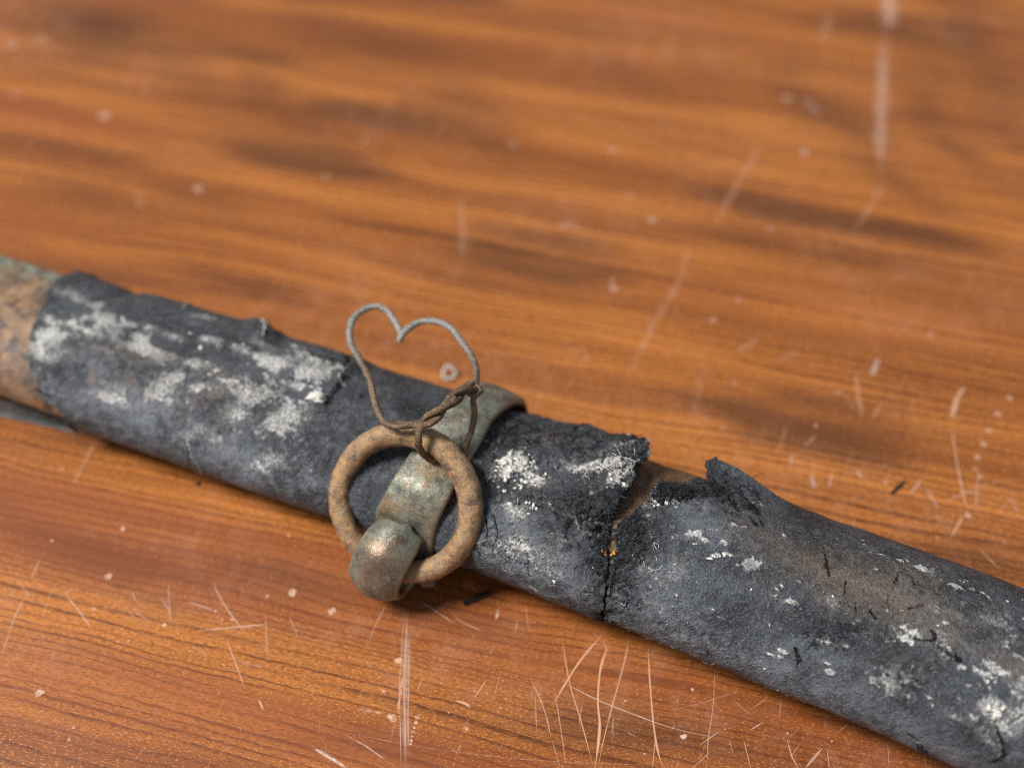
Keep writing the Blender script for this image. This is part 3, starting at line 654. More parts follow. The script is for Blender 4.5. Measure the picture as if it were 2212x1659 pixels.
# core tube: bare metal at the left, brown in the gap between the two sleeves
def make_core():
    u0, u1 = AS[0], AS[-1]; nu, nv = 520, 150
    U, T = np.meshgrid(np.linspace(u0, u1, nu), np.linspace(0, 2*np.pi, nv, endpoint=False), indexing='ij')
    P, N = base(U, T, 0*U)
    xl = np.interp(U, AS, AX)
    d = -0.10-0.22*sstep(xl, 880, 1050)+0.20*sstep(xl, 1270, 1320)*sstep(-xl, -1620, -1500)+0.02*fbm(P, 1.2, 3, 3)+0.012*fbm(P, 6, 3, 8)
    d += -0.04*sstep(fbm(P, 2.5, 3, 77), .25, .5)
    Q = P+N*d[..., None]
    green = np.exp(-((np.degrees(T)-138)/20)**2)
    wood = sstep(xl, 900, 1200); dark = sstep(xl, 105, 160)*(1-wood)*.0
    A = np.stack([green, wood, dark], -1).reshape(-1, 3)
    return mk('metal_core', Q.reshape(-1, 3), gridF(nu, nv, True)[:, ::-1], M['core'], scab, dict(paint=A))
make_core()

# ---- left sleeve
eL0 = edge([(122, 600), (112, 625), (108, 645), (82, 672), (68, 715), (64, 755), (70, 790), (78, 810), (72, 838), (104, 850), (116, 872), (140, 893)], 3, .16, uv(185, 602)[0])
eL1 = edge([(1300, 925), (1345, 945), (1386, 975), (1392, 1005), (1378, 1030), (1350, 1075), (1322, 1125), (1314, 1170), (1311, 1215), (1310, 1260), (1303, 1300), (1300, 1325)], 5, .13, uv(1280, 925)[0])
L = Skin(eL0, eL1, 620)
L.h += 0.035*fbm(L.P, .7, 3, 1)+0.020*fbm(L.P, 2.2, 4, 2)+0.008*fbm(L.P, 9, 3, 4)
XL = np.interp(L.U, AS, AX); deg = np.degrees(L.T)
# the wrapped-over front layer ends in a lip along the top; behind it the under layer sits lower
lip_x = np.array([40, 150, 200, 250, 500, 570, 655, 722, 735]); lip_t = np.array([170, 150, 128, 165, 140, 127, 119, 111, 80.])
lt = np.interp(XL, lip_x, lip_t)+5*fbm(L.P, 2.5, 3, 61)
front = np.where(XL < 728+12*fbm(L.P, 4, 3, 62), 1.0, 0.0)*sstep(lt-deg, 0, 3)*sstep(deg, 72, 106)
L.h += 0.13*front*sstep(XL, 120, 500)
L.h -= 0.05*sstep(XL, 728, 800)*sstep(deg, 20, 60)
for g in [(570, 690, 30, 16, .10), (1180, 905, 60, 30, .04), (700, 1060, 120, 40, .04), (300, 800, 120, 60, .04), (120, 760, 40, 60, .05), (740, 770, 22, 22, .06)]: L.bulge(*g)
# broken upper edge: lips and notches along the skyline
for x_, w_, k_ in [(175, 45, .05), (238, 16, -.09), (300, 30, .03), (520, 26, .15), (556, 14, .10), (640, 50, .05), (735, 18, .07), (770, 22, -.06)]:
    L.h += k_*np.exp(-((XL-x_+22)/w_)**2)*np.exp(-((deg-139)/20)**2)
# right end lifts off the core
lift = sstep(-L.d1, -1.3, 0.0)*np.exp(-((deg-116)/40)**2)
L.h += 0.40*lift+0.05*sstep(-L.d1, -.5, 0)*fbm(L.P, 3, 3, 15)*sstep(deg, 20, 60)
L.h += 0.10*np.exp(-L.d1/.30)*fbm(L.P, 4.5, 4, 19, .6)*sstep(deg, 15, 60)
L.h += 0.10*sstep(XL, 1040, 1100)*(vnoise(L.P, 2.2, 33)*.35+np.abs(vnoise(L.P, 4.5, 35))*.3)*sstep(deg, 5, 40)
def _curve(pts):
    q = np.array(sorted([uv(*p) for p in pts])); return np.degrees(np.interp(L.U, q[:, 0], q[:, 1]))
up_ = _curve([(1040, 1000), (1085, 1030), (1120, 1060), (1190, 1070), (1260, 1070), (1330, 1062), (1380, 1034)])+7*fbm(L.P, 2.6, 4, 301)
lo_ = _curve([(1040, 1060), (1090, 1085), (1160, 1090), (1215, 1150), (1262, 1195), (1290, 1262), (1308, 1300)])+7*fbm(L.P, 2.6, 4, 305)
_m = sstep(XL, 1030, 1075)
pit_ = sstep(up_-deg, -1, 3)*sstep(deg-lo_, -1, 3)*_m
L.h -= 0.075*pit_*(.7+.6*fbm(L.P, 4, 3, 307))
L.at_['raw'] = np.maximum(L.at_['raw'], .85*pit_*sstep(fbm(L.P, 1.8, 3, 309), -.5, .1))
L.h += (0.05*np.abs(fbm(L.P*[1, 1, 1], 2.4, 4, 311))-.03*np.exp(-(vnoise(L.P, 3.0, 313)/.09)**2))*_m*sstep(deg-up_, 0, 8)
# left end: small notch and dents
L.h += 0.035*np.exp(-L.d0/.14)*(1+1.5*fbm(L.P, 5, 2, 5))
L.at_['dust'] = np.maximum(L.at_['dust'], .5*np.exp(-L.d0/.05))
for s_ in [(170, 640, 50, 22, .35), (110, 690, 30, 18, .55), (100, 730, 22, 40, .6), (235, 690, 45, 12, .62, 20), (280, 705, 30, 12, .7), (330, 715, 40, 10, .62), (300, 735, 40, 14, .5), (375, 735, 60, 14, .62),
           (460, 745, 50, 15, .85, 15), (520, 765, 44, 15, .9, 20), (420, 790, 50, 12, .72, 10), (345, 765, 60, 9, .55), (370, 825, 46, 22, .8, -15), (430, 835, 40, 14, .62, -20), (485, 830, 40, 14, .6, -20), (545, 855, 42, 20, .95, 5),
           (690, 795, 56, 20, 1, 12), (680, 818, 40, 17, 1, 12), (720, 758, 30, 6, .7, -12), (690, 862, 14, 6, 1, 10), (742, 830, 14, 9, .8), (620, 905, 62, 38, .72, -20), (440, 930, 32, 26, .66, 30), (500, 880, 50, 30, .5),
           (600, 995, 55, 26, .68, 20), (555, 1010, 60, 25, .55), (250, 860, 60, 30, .42), (320, 880, 60, 40, .42), (420, 690, 40, 10, .45), (380, 680, 30, 8, .4), (640, 760, 20, 14, .7), (600, 800, 40, 20, .5), (560, 780, 20, 10, .6),
           (180, 780, 80, 14, .35), (220, 755, 40, 8, .5), (470, 960, 120, 34, .40), (690, 1040, 60, 26, .45), (760, 960, 60, 40, .30), (860, 900, 60, 16, .42), (900, 905, 26, 12, .5), (820, 850, 70, 30, .3),
           (640, 840, 30, 8, .55), (130, 745, 18, 18, .5), (90, 850, 12, 26, .4), (460, 1000, 60, 12, .45, 28),
           (1110, 1098, 46, 24, .75, 30), (1120, 1120, 60, 30, .5), (1160, 1180, 60, 40, .52, 30), (1200, 1240, 50, 18, .55, 20), (1060, 1140, 30, 40, .42), (1260, 1016, 50, 12, .8, 12), (1325, 1022, 50, 13, .9, 12), (1335, 1046, 34, 16, .95, -25),
           (1350, 985, 44, 14, .7, -5), (1290, 1130, 26, 16, .62), (1280, 1150, 24, 14, .55), (1230, 1000, 40, 10, .65, 25), (1100, 1000, 60, 40, .6), (1160, 1040, 40, 20, .7), (1180, 1280, 40, 16, .45), (1250, 1290, 40, 20, .4), (1140, 1240, 60, 20, .4)]:
    L.spot('dust', *s_)
L.spot('crust', 1120, 1000, 40, 22, .75, 30); L.spot('crust', 1095, 1010, 22, 22, .7); L.spot('crust', 1150, 1030, 40, 16, .62, 40); L.spot('crust', 1340, 1046, 18, 9, .6, -30); L.spot('crust', 1330, 1018, 30, 6, .5)
L.spot('crust', 690, 792, 34, 9, .52, 12); L.spot('crust', 545, 853, 20, 9, .5); L.spot('crust', 470, 748, 22, 6, .48); L.spot('crust', 680, 820, 24, 9, .5); L.spot('crust', 690, 862, 10, 4, .8)
for s_ in [(300, 900, 190, 80, 1), (180, 850, 80, 70, .8), (480, 1000, 230, 70, 1), (200, 780, 60, 30, .4), (650, 1060, 180, 50, .95), (800, 1000, 70, 60, .45), (380, 920, 40, 30, .9), (1160, 1210, 150, 60, .9), (1080, 1130, 60, 50, .6), (160, 640, 60, 30, .6),
           (1230, 1270, 80, 40, .8)]: L.spot('blue', *s_)
for s_ in [(465, 850, 40, 16, .9, -20), (375, 818, 26, 12, .8, -25), (285, 825, 26, 10, .7, 25), (205, 815, 14, 8, .8), (330, 770, 90, 18, .45), (480, 810, 80, 16, .4), (960, 1060, 40, 30, .3), (1190, 940, 40, 20, .4), (1120, 930, 50, 20, .3), (250, 760, 80, 20, .35)]: L.spot('brown', *s_)
for s_ in [(1290, 1190, 34, 70, .9), (1260, 1090, 80, 34, .95), (1200, 1070, 60, 26, .7), (1300, 1060, 50, 30, .7), (1180, 1120, 26, 20, .5), (1360, 960, 30, 40, .7), (1220, 985, 40, 12, .4), (1340, 925, 20, 14, .8), (1060, 990, 30, 26, .7), (760, 800, 16, 26, 1), (790, 850, 24, 12, .7), (1240, 1160, 50, 40, .6),
           (1080, 1050, 36, 30, .5), (780, 1060, 40, 50, .5)]: L.spot('raw', *s_)  # torn nap; the spot inside the ring paints the ring's shade as colour
np.maximum(L.at_['raw'], np.exp(-L.d1/.22)*.95, out=L.at_['raw'])
np.maximum(L.at_['raw'], np.exp(-L.d0/.05)*.5, out=L.at_['raw'])
for s_ in [(1190, 935, 140, 44, .6), (1290, 950, 90, 44, .6), (1130, 920, 60, 40, .35), (1040, 1150, 36, 60, .5), (900, 880, 80, 40, .22), (1100, 1200, 50, 40, .3)]: L.spot('crack', *s_)
for p, w_, k, d in [([(748, 752), (752, 780), (745, 800), (760, 815)], 7, 1, .08), ([(1100, 940), (1130, 935), (1160, 950), (1200, 945)], 3, .9, .02), ([(1200, 930), (1235, 945), (1270, 935)], 4, .95, .03), ([(1270, 935), (1300, 925), (1330, 912)], 6, 1, .04),
                    ([(1260, 960), (1275, 985), (1262, 1000)], 3, .9, .02), ([(1150, 905), (1210, 915), (1280, 915)], 3, .85, .02), ([(1225, 985), (1250, 960)], 3, .85, .02), ([(1065, 1110), (1075, 1150), (1060, 1190)], 4, .95, .03), ([(1045, 1120), (1050, 1160), (1042, 1200)], 4, .95, .03),
                    ([(1160, 1090), (1200, 1090), (1220, 1110)], 3, .8, .02), ([(1140, 1190), (1145, 1250)], 3, .8, .02), ([(1230, 1130), (1225, 1160), (1235, 1180)], 3, .9, .02), ([(700, 770), (720, 776), (745, 792)], 4, .9, .03), ([(1265, 1105), (1262, 1130), (1280, 1150)], 5, 1, .04),
                    ([(440, 925), (450, 950), (445, 975)], 3, .7, .015), ([(1105, 1180), (1098, 1220)], 3, .8, .02), ([(900, 870), (850, 855), (800, 850)], 2, .7, .0), ([(860, 890), (905, 905), (940, 900)], 2, .7, 0)]:
    L.stroke('crack', p, w_, k, d)
L.stroke('crust', [(592, 690), (575, 702), (562, 706), (572, 722), (568, 742)], 5, .8, -.02); L.stroke('crust', [(262, 692), (280, 712)], 5, .6)
L.stroke('crust', [(408, 668), (392, 676)], 3, .7); L.stroke('dust', [(405, 945), (418, 985), (430, 1010), (436, 1025)], 4, .9); L.stroke('dust', [(1240, 1020), (1280, 1010), (1310, 1025), (1345, 1020)], 5, 1, -.02)
_z = np.exp(-((deg-92)/34)**2)*sstep(-XL, -760, -640)
_s = np.stack([L.U*1.0, L.V*2.2, 0*L.U], -1)
L.at_['dust'] = L.at_['dust']*1.0+(0.30*sstep(fbm(L.P, .9, 4, 71), .0, .5)+.62*_z*sstep(fbm(_s, 1.5, 4, 72), -.10, .40)+.34*np.exp(-((deg-45)/30)**2)*sstep(-XL, -760, -640)*sstep(fbm(_s, 1.3, 4, 74), .02, .45))*(1-L.at_['raw'])+.07
L.h += 0.10*np.clip(L.at_['crust'], 0, .6)*(.6+fbm(L.P, 9, 2, 55))+.02*L.at_['dust']
L.h += 0.10*L.at_['raw']*fbm(L.P, 6, 4, 81, .65)
_rim = 1.0*np.exp(-((np.degrees(TH)-132)/16)**2)
L.at_['crust'] = np.maximum(L.at_['crust'], np.exp(-L.d1/.09)*_rim[None]*.95)
tag(L.build('leather_sleeve', scab, rim=_rim), 'left piece of black leather covering, dusted with white patches')

# ---- right sleeve
_e = [uv(*p) for p in [(1306, 1340), (1311, 1310), (1316, 1262), (1322, 1220), (1328, 1170), (1336, 1130), (1368, 1108), (1400, 1084)]]
_x = lambda x: np.interp(x, AX, AS)
_q = [(t, u) for u, t in _e]+[(R(108), _x(1392)), (R(114), _x(1440)), (R(118), _x(1452)), (R(122), _x(1492)), (R(125), _x(1478)), (R(134), _x(1462)), (R(142), _x(1488)), (R(160), _x(1560)), (R(200), _x(1600))]
_q = np.array(sorted(_q)); eR0 = np.interp(TH, _q[:, 0], _q[:, 1])
_n = np.stack([TH*1.6, 0*TH, 0*TH], -1); eR0 = eR0+(.4+.6*sstep(TH, .3, 1.0))*(.10*fbm(_n, 3.0, 4, 7, .6)+.07*fbm(_n, 9.0, 3, 8))
_w = sstep(TH, R(240), R(280)); eR0 = eR0*(1-_w)+eR0[0]*_w
Rr = Skin(eR0, np.full_like(TH, AS[-1]-.05), 640)
XR = np.interp(Rr.U, AS, AX); dgr = np.degrees(Rr.T)
Rr.h += 0.045*fbm(Rr.P, .55, 3, 101)+0.015*fbm(Rr.P, 2.0, 4, 102)+0.006*fbm(Rr.P, 9, 3, 104)
Rr.h -= 0.02*sstep(dgr, 30, 70)*np.exp(-Rr.d0/.35)*(1-np.exp(-((dgr-100)/30)**2))
Rr.h += 0.42*np.exp(-np.abs(dgr-137)/13)*sstep(-XR, -1700, -1455)
Rr.h += 0.15*sstep(dgr, 15, 60)*np.exp(-Rr.d0/.30)*fbm(Rr.P, 4.2, 4, 119, .6)*(1-np.exp(-((dgr-137)/14)**2))
Rr.h += 0.07*np.exp(-((XR-1390)/60)**2)*np.abs(fbm(Rr.P, 3.0, 4, 121))*sstep(dgr, 20, 60)
for g in [(1440, 1062, 34, 20, .12, 15), (1510, 1048, 34, 16, .10, 10), (1640, 1180, 200, 60, .05), (1880, 1260, 180, 50, .07), (1760, 1370, 200, 40, -.06), (2100, 1520, 90, 70, .09), (2150, 1560, 30, 40, -.07), (2040, 1530, 30, 24, -.05), (2120, 1440, 120, 26, -.05), (1580, 1060, 40, 14, -.06, 40)]: Rr.bulge(*g)
for p, w_, k, d in [([(1566, 1052), (1590, 1065), (1612, 1085), (1640, 1110)], 11, 1, .07), ([(1570, 1075), (1585, 1090), (1596, 1108)], 6, .9, .04), ([(1615, 1122), (1632, 1140)], 4, .9, .02), ([(1780, 1205), (1788, 1230), (1793, 1248)], 4, .95, .02), ([(1828, 1260), (1822, 1290)], 3, .9, .02),
                    ([(1812, 1290), (1814, 1312)], 3, .9, .02), ([(1884, 1318), (1892, 1338)], 5, 1, .03), ([(1848, 1305), (1846, 1325)], 3, .9, .02), ([(1915, 1290), (1920, 1320)], 3, .8, .02), ([(1935, 1245), (1933, 1265)], 4, .9, .02), ([(1942, 1240), (1968, 1246), (1976, 1268)], 4, .9, .02), ([(1960, 1318), (1995, 1308)], 4, .9, .02),
                    ([(1978, 1375), (2010, 1383), (2020, 1372), (2010, 1360)], 5, 1, .03), ([(2010, 1383), (2040, 1400), (2060, 1415)], 4, .9, .02), ([(2070, 1412), (2075, 1430)], 9, 1, .05), ([(1718, 1395), (1727, 1425), (1726, 1445)], 3, .95, .02), ([(1982, 1610), (2010, 1640), (2045, 1660)], 5, .9, .03), ([(1970, 1588), (1980, 1600)], 8, 1, .03),
                    ([(1990, 1610), (2020, 1640), (2060, 1678), (2075, 1700)], 4, .9, .03), ([(2155, 1570), (2165, 1620), (2145, 1650)], 7, .9, .04), ([(2180, 1560), (2212, 1545)], 4, .95, .03), ([(1338, 1210), (1330, 1250), (1320, 1290)], 8, .7, .04), ([(1640, 1125), (1648, 1142)], 3, .9, .02), ([(1850, 1165), (1860, 1185)], 3, .6, .01)]:
    Rr.stroke('crack', p, w_, k, d)
for s_ in [(1545, 1203, 16, 5, .95, 0), (1570, 1200, 14, 5, .9, 15), (1500, 1155, 28, 8, .8, -15), (1565, 1178, 12, 6, .8), (1520, 1170, 18, 6, .7), (1625, 1225, 24, 12, .8, -15), (1595, 1225, 8, 5, .8), (1425, 1085, 26, 8, 1, -10), (1455, 1088, 16, 7, .8), (1405, 1075, 12, 12, .8), (1460, 1240, 20, 22, .6), (1420, 1260, 30, 30, .5),
           (1515, 1462, 14, 8, .9), (1690, 1405, 14, 8, .95), (1660, 1410, 14, 6, .7), (1710, 1300, 20, 6, .8, 10), (1800, 1300, 14, 8, .6), (1960, 1380, 18, 7, 1, 5), (1975, 1368, 20, 10, .8), (2065, 1268, 14, 6, .95), (2098, 1272, 8, 6, .9), (1990, 1230, 20, 5, .6), (1780, 1385, 22, 6, .7), (1830, 1395, 10, 8, .7), (1795, 1450, 14, 10, .8),
           (1930, 1480, 20, 14, .9), (2080, 1440, 10, 6, .9), (2120, 1450, 30, 6, .75), (2160, 1445, 30, 8, .8), (2140, 1530, 22, 26, 1, 80), (2190, 1560, 30, 40, .7), (2165, 1555, 30, 16, .8), (1420, 1310, 50, 26, .5), (1460, 1370, 60, 30, .5), (1400, 1230, 40, 26, .55), (1340, 1280, 30, 40, .45), (1380, 1360, 40, 20, .5),
           (1700, 1450, 90, 22, .32), (1600, 1420, 90, 26, .36), (1860, 1560, 120, 30, .30), (1500, 1100, 50, 14, .36), (2000, 1300, 90, 20, .40), (2060, 1330, 80, 16, .46), (2050, 1375, 40, 8, .6), (1640, 1050, 40, 10, .6, 20), (1625, 1060, 10, 5, .9), (1590, 1015, 26, 8, .5, 30), (1905, 1200, 12, 3, .8, 0), (1940, 1212, 10, 4, .9),
           (1885, 1270, 60, 12, .34), (2140, 1340, 60, 10, .5), (2000, 1390, 30, 8, .5), (2090, 1560, 30, 8, .5), (2200, 1480, 40, 12, .5)]:
    Rr.spot('dust', *s_)
for k in range(80):
    x_ = rng.uniform(1340, 2230); y_ = np.interp(x_, ST[:, 0], ST[:, 1])+rng.uniform(25, 330)
    Rr.spot('dust', x_, y_, rng.uniform(2, 8), rng.uniform(1.5, 4), rng.uniform(.55, 1.0), rng.uniform(-10, 50))
for k in range(110):
    x_ = rng.uniform(90, 1290); y_ = np.interp(x_, ST[:, 0], ST[:, 1])+rng.uniform(25, 330)
    L.spot('dust', x_, y_, rng.uniform(2, 9), rng.uniform(1.5, 4), rng.uniform(.5, 1.0), rng.uniform(-10, 50))
for s_ in [(1420, 1320, 100, 90, .95), (1520, 1400, 200, 60, .9), (1720, 1480, 220, 60, .85), (1500, 1130, 90, 36, .62), (1900, 1560, 200, 60, .8), (1560, 1270, 120, 30, .4), (1760, 1400, 80, 30, .6), (2060, 1640, 120, 50, .7), (1450, 1230, 50, 50, .7), (2120, 1400, 120, 30, .4), (2180, 1600, 60, 60, .8)]: Rr.spot('blue', *s_)
for s_ in [(1760, 1225, 130, 34, .62, 22), (1900, 1280, 110, 40, .95, 20), (1820, 1255, 100, 40, .85, 20), (1650, 1150, 70, 30, .5, 30), (2010, 1330, 90, 34, .6, 20), (1960, 1240, 60, 26, .6), (2190, 1440, 60, 20, .6), (1660, 1500, 60, 12, .4), (1400, 1085, 26, 16, .7)]: Rr.spot('brown', *s_)
for s_ in [(1370, 1170, 50, 60, .95), (1340, 1240, 34, 60, .9), (1400, 1130, 50, 26, .8), (1440, 1065, 50, 22, .95), (1520, 1060, 60, 16, .9), (1790, 1370, 60, 32, .75, 20), (1560, 1300, 100, 24, .42, 20), (1700, 1345, 120, 26, .5, 22), (1600, 1090, 50, 14, .7, 38), (2060, 1580, 70, 26, .5), (1720, 1160, 160, 26, .3), (1960, 1400, 100, 20, .4, 20), (2150, 1610, 26, 46, .6)]: Rr.spot('raw', *s_)  # torn nap; spots along the fold valley paint its shade into the colour
np.maximum(Rr.at_['raw'], np.exp(-Rr.d0/.25)*.95, out=Rr.at_['raw'])
Rr.at_['dust'] = Rr.at_['dust']*1.12+0.16*sstep(fbm(Rr.P, .9, 4, 171), .0, .5)*(1-Rr.at_['raw']); Rr.at_['dust'] += .04
Rr.h += .02*Rr.at_['dust']+0.09*Rr.at_['raw']*fbm(Rr.P, 7, 4, 181, .65)*(XR < 1700)
tag(Rr.build('leather_sleeve', scab), 'right piece of black leather covering, matt and finely flecked, with a raised torn tip')

# ---- strip of leather that has come away under the bare metal at the left
def make_strip():
    n, m = 60, 16
    lo = spline([at(-70, 888, .05), at(0, 900, .05), at(80, 916, .06), at(150, 932, .06), at(184, 930, .10)], n)
    hi = spline([at(-70, 838, .35), at(0, 862, .35), at(60, 874, .32), at(130, 896, .28), at(188, 922, .18)], n)
    G = []
    for k in range(m):
        t = k/(m-1); dip = math.sin(math.pi*t)
        p = lo*(1-t)+hi*t; p[:, 2] -= 0.10*dip*np.linspace(1, .4, n); p[:, 2] = np.maximum(p[:, 2], .03)
        p[:, 2] += .10*math.exp(-(t/.10)**2)
        G.append(p)
    G = np.array(G); G = G+.02*fbm(G, 3, 3, 5)[..., None]*[0, .6, 1]; G[..., 2] = np.maximum(G[..., 2], .025)
    under = G.copy(); under[..., 2] = np.maximum(under[..., 2]-.09, .006); under[0, :, 1] += .02
    A = G.reshape(-1, 3); B = under.reshape(-1, 3)
    F = np.vstack([gridF(m, n), gridF(m, n, off=m*n)[:, ::-1]]); q = m*n
    j = np.arange(n-1); i = np.arange(m-1)
    F = np.vstack([F, np.stack([j, q+j, q+j+1, j+1], -1), np.stack([(m-1)*n+j+1, q+(m-1)*n+j+1, q+(m-1)*n+j, (m-1)*n+j], -1),
                   np.stack([i*n, (i+1)*n, q+(i+1)*n, q+i*n], -1), np.stack([(i+1)*n+n-1, i*n+n-1, q+i*n+n-1, q+(i+1)*n+n-1], -1)])
    t = np.repeat(np.linspace(0, 1, m), n); z = 0*t
    s = np.tile(np.linspace(0, 1, n), m)
    pt = np.stack([np.maximum(1.0*np.exp(-(t/.30)**2), .9*np.exp(-((s-.98)/.03)**2)), .55*sstep(t, .3, .6), .1+z], -1); wr = np.stack([z, .3*np.exp(-(t/.2)**2), 1.0*np.exp(-(t/.3)**2)], -1)
    tag(mk('leather_strip', np.vstack([A, B]), F, M['leather'], scab, dict(paint=np.vstack([pt, pt]), wear=np.vstack([wr, wr]))), 'narrow peeled strip of leather lying under the bare metal end')
make_strip()

# ------------------------------------------------------------------ ring and the bronze band whose folded end holds it
RT = 0.205; SW = 1.02                             # rod radius of the ring, width of the strap
def nrm(v): v = np.asarray(v, float); return v/np.linalg.norm(v)
u1, t1 = uv(1000, 925); TAX = axis(np.array(u1))[1]
LB = at(814, 1212, 0.80)                          # ring's rod inside the fold
top_s = base(np.array(uv(938, 960)[0]), np.array(uv(938, 960)[1]), np.array(0.62))[0]
# ring's far point: on the ray of its top, at the height that lets it rest on the strap
RTOP = CAM+ray(936, 958)*depth_of(top_s)
RD = nrm(RTOP-LB); RM = 0.5*np.linalg.norm(RTOP-LB)
TG = nrm(TAX+0.10*np.array([0, 0, 0.]) - RD*np.dot(TAX, RD)); RN = np.cross(TG, RD)
if np.dot(RN, CAM-LB) < 0: RN = -RN
RC = LB+RD*RM
def loc3(r, n, t=0.0): return LB+RD*r+RN*n+TG*t
def make_ring():
    a = np.linspace(0, 2*np.pi, 160, endpoint=False)
    rm = RM*(1+0.010*np.cos(2*a+.6)+0.006*np.cos(3*a))
    P = RC+np.cos(a)[:, None]*rm[:, None]*RD+np.sin(a)[:, None]*rm[:, None]*1.05*TG
    rad = RT*(1+0.05*np.cos(a-.5)+0.03*vnoise(P, 1.5, 4))
    V, F = tube(P, rad, 44, 0.018, 3, closed=True, fr=8)
    o = mk('ring', V, F[:, ::-1], M['rust'], None, loc=LB)
    tag(o, 'thick rusty round iron ring held in the folded end of the bronze band', 'ring')
    return o
make_ring()

def make_band():
    pts = []
    for t, du in [(238, .35), (215, .32), (190, .28), (165, .22), (145, .15), (125, .08), (108, 0.0)]:
        u = u1+du*.55-.02
        q, d = base(np.array(u), np.array(R(t)), np.array(0.16)); pts.append((q, d))
    q, d = base(np.array(u1), np.array(t1), np.array(0.17)); pts.append((q, d))
    # from here it runs close behind the ring, folds round the rod and comes back over the front
    for r, n in [(1.75, .00), (1.35, .09), (1.0, .05), (.70, -.09), (.42, -.25), (.14, -.33), (-.12, -.30), (-.27, -.15), (-.31, .04), (-.26, .20), (-.11, .31), (.10, .36), (.32, .36), (.52, .27), (.66, .16), (.72, .09)]:
        pts.append((loc3(r, n, .17), None))
    C = np.array([p[0] for p in pts]); n = 190
    C = spline(C, n); T = np.gradient(C, axis=0); T /= np.linalg.norm(T, axis=1)[:, None]
    s = np.linspace(0, 1, n)
    Wv = np.array([nrm(TAX*(1-k)+TG*k+0*TAX) for k in s]); Wv = Wv-T*(Wv*T).sum(1)[:, None]; Wv /= np.linalg.norm(Wv, axis=1)[:, None]
    O = np.cross(Wv, T)                           # outward side of the strap
    if np.dot(O[n//4], CAM-C[n//4]) < 0: O = -O
    L_ = np.r_[0, np.cumsum(np.linalg.norm(np.diff(C, axis=0), axis=1))]
    m = 34; x = np.linspace(-1, 1, m)
    hw = SW/2*(1+0.05*np.sin(L_*1.3)+0.02*vnoise(C, 2, 9))
    fold = np.interp(L_, [L_[-1]-1.75, L_[-1]-1.25], [1, -1])     # the fold turns the strap's back outward
    hw = hw*(1+.16*np.exp(-((L_-(L_[-1]-2.35))/.55)**2))
    dome = 0.085*(1-x**2)
    end = sstep(-(L_[-1]-L_), -.5, 0.0)          # tail: rounded corners, thin lip
    hw = hw*(1-0.10*end**3)
    top = C[:, None]+Wv[:, None]*(hw[:, None]*x[None])[..., None]+O[:, None]*(0.05+dome[None]*(fold*np.interp(fold, [-1, 1], [2.5, 1]))[:, None])[..., None]
    # ragged tail edge
    sk = end[:, None]*(0.06*x[None]+0.05*vnoise(np.stack([x*2, 0*x, 0*x], -1), 1.6, 5)[None])
    top = top+T[:, None]*sk[..., None]
    bot = top-O[:, None]*0.12
    top = top+O[:, None]*(0.012*fbm(top, 2.5, 4, 6)+.006*fbm(top, 9, 3, 7))[..., None]
    # shallow dents
    top[..., :] += 0
    G = np.concatenate([top, bot[:, ::-1]], 1); q = 2*m
    # soften the long edges
    for e in (0, m-1): G[:, e] -= O*0.025
    V = G.reshape(-1, 3); F = gridF(n, q, True)
    j = np.arange(m-1)
    caps = [np.stack([b+j, b+j+1, b+q-2-j, b+q-1-j], -1) for b in (0, (n-1)*q)]
    F = np.vstack([F, caps[0][:, ::-1], caps[1]])
    xx = np.concatenate([x, x[::-1]]); E = np.abs(xx)[None]*np.ones((n, 1))
    isb = np.r_[np.zeros(m), np.ones(m)][None]*np.ones((n, 1))
    l = L_[:, None]*np.ones((1, q)); l0 = L_[-1]
    nearring = np.exp(-((l-(l0-2.9))/.30)**2)
    inn = np.where(fold[:, None] > 0, isb, 1-isb)
    rust = np.clip(.7*sstep(E, .88, 1.0)+.9*inn+.85*nearring*sstep(fbm(G, 2, 3, 3), -.4, .2)+.5*sstep(fbm(G, 1.6, 3, 13), .15, .5), 0, 1)
    knob = np.exp(-((l-(l0-.60))/.28)**2)
    worn = np.clip(knob*np.exp(-((xx[None]+.1)/.6)**2)+.45*sstep(fbm(G, 1.1, 2, 23), .1, .5), 0, 1)*(1-inn)
    edge_ = sstep(E, .86, 1.0)*(1-inn)+sstep(l, l0-.10, l0)*.9
    A = np.stack([rust, worn, np.clip(edge_, 0, 1)], -1).reshape(-1, 3)
    o = mk('band', V, F[:, ::-1], M['bronze'], scab, dict(paint=A))
    tag(o, 'tarnished grey green bronze band whose end is folded into a loop')
    return C
BC = make_band()

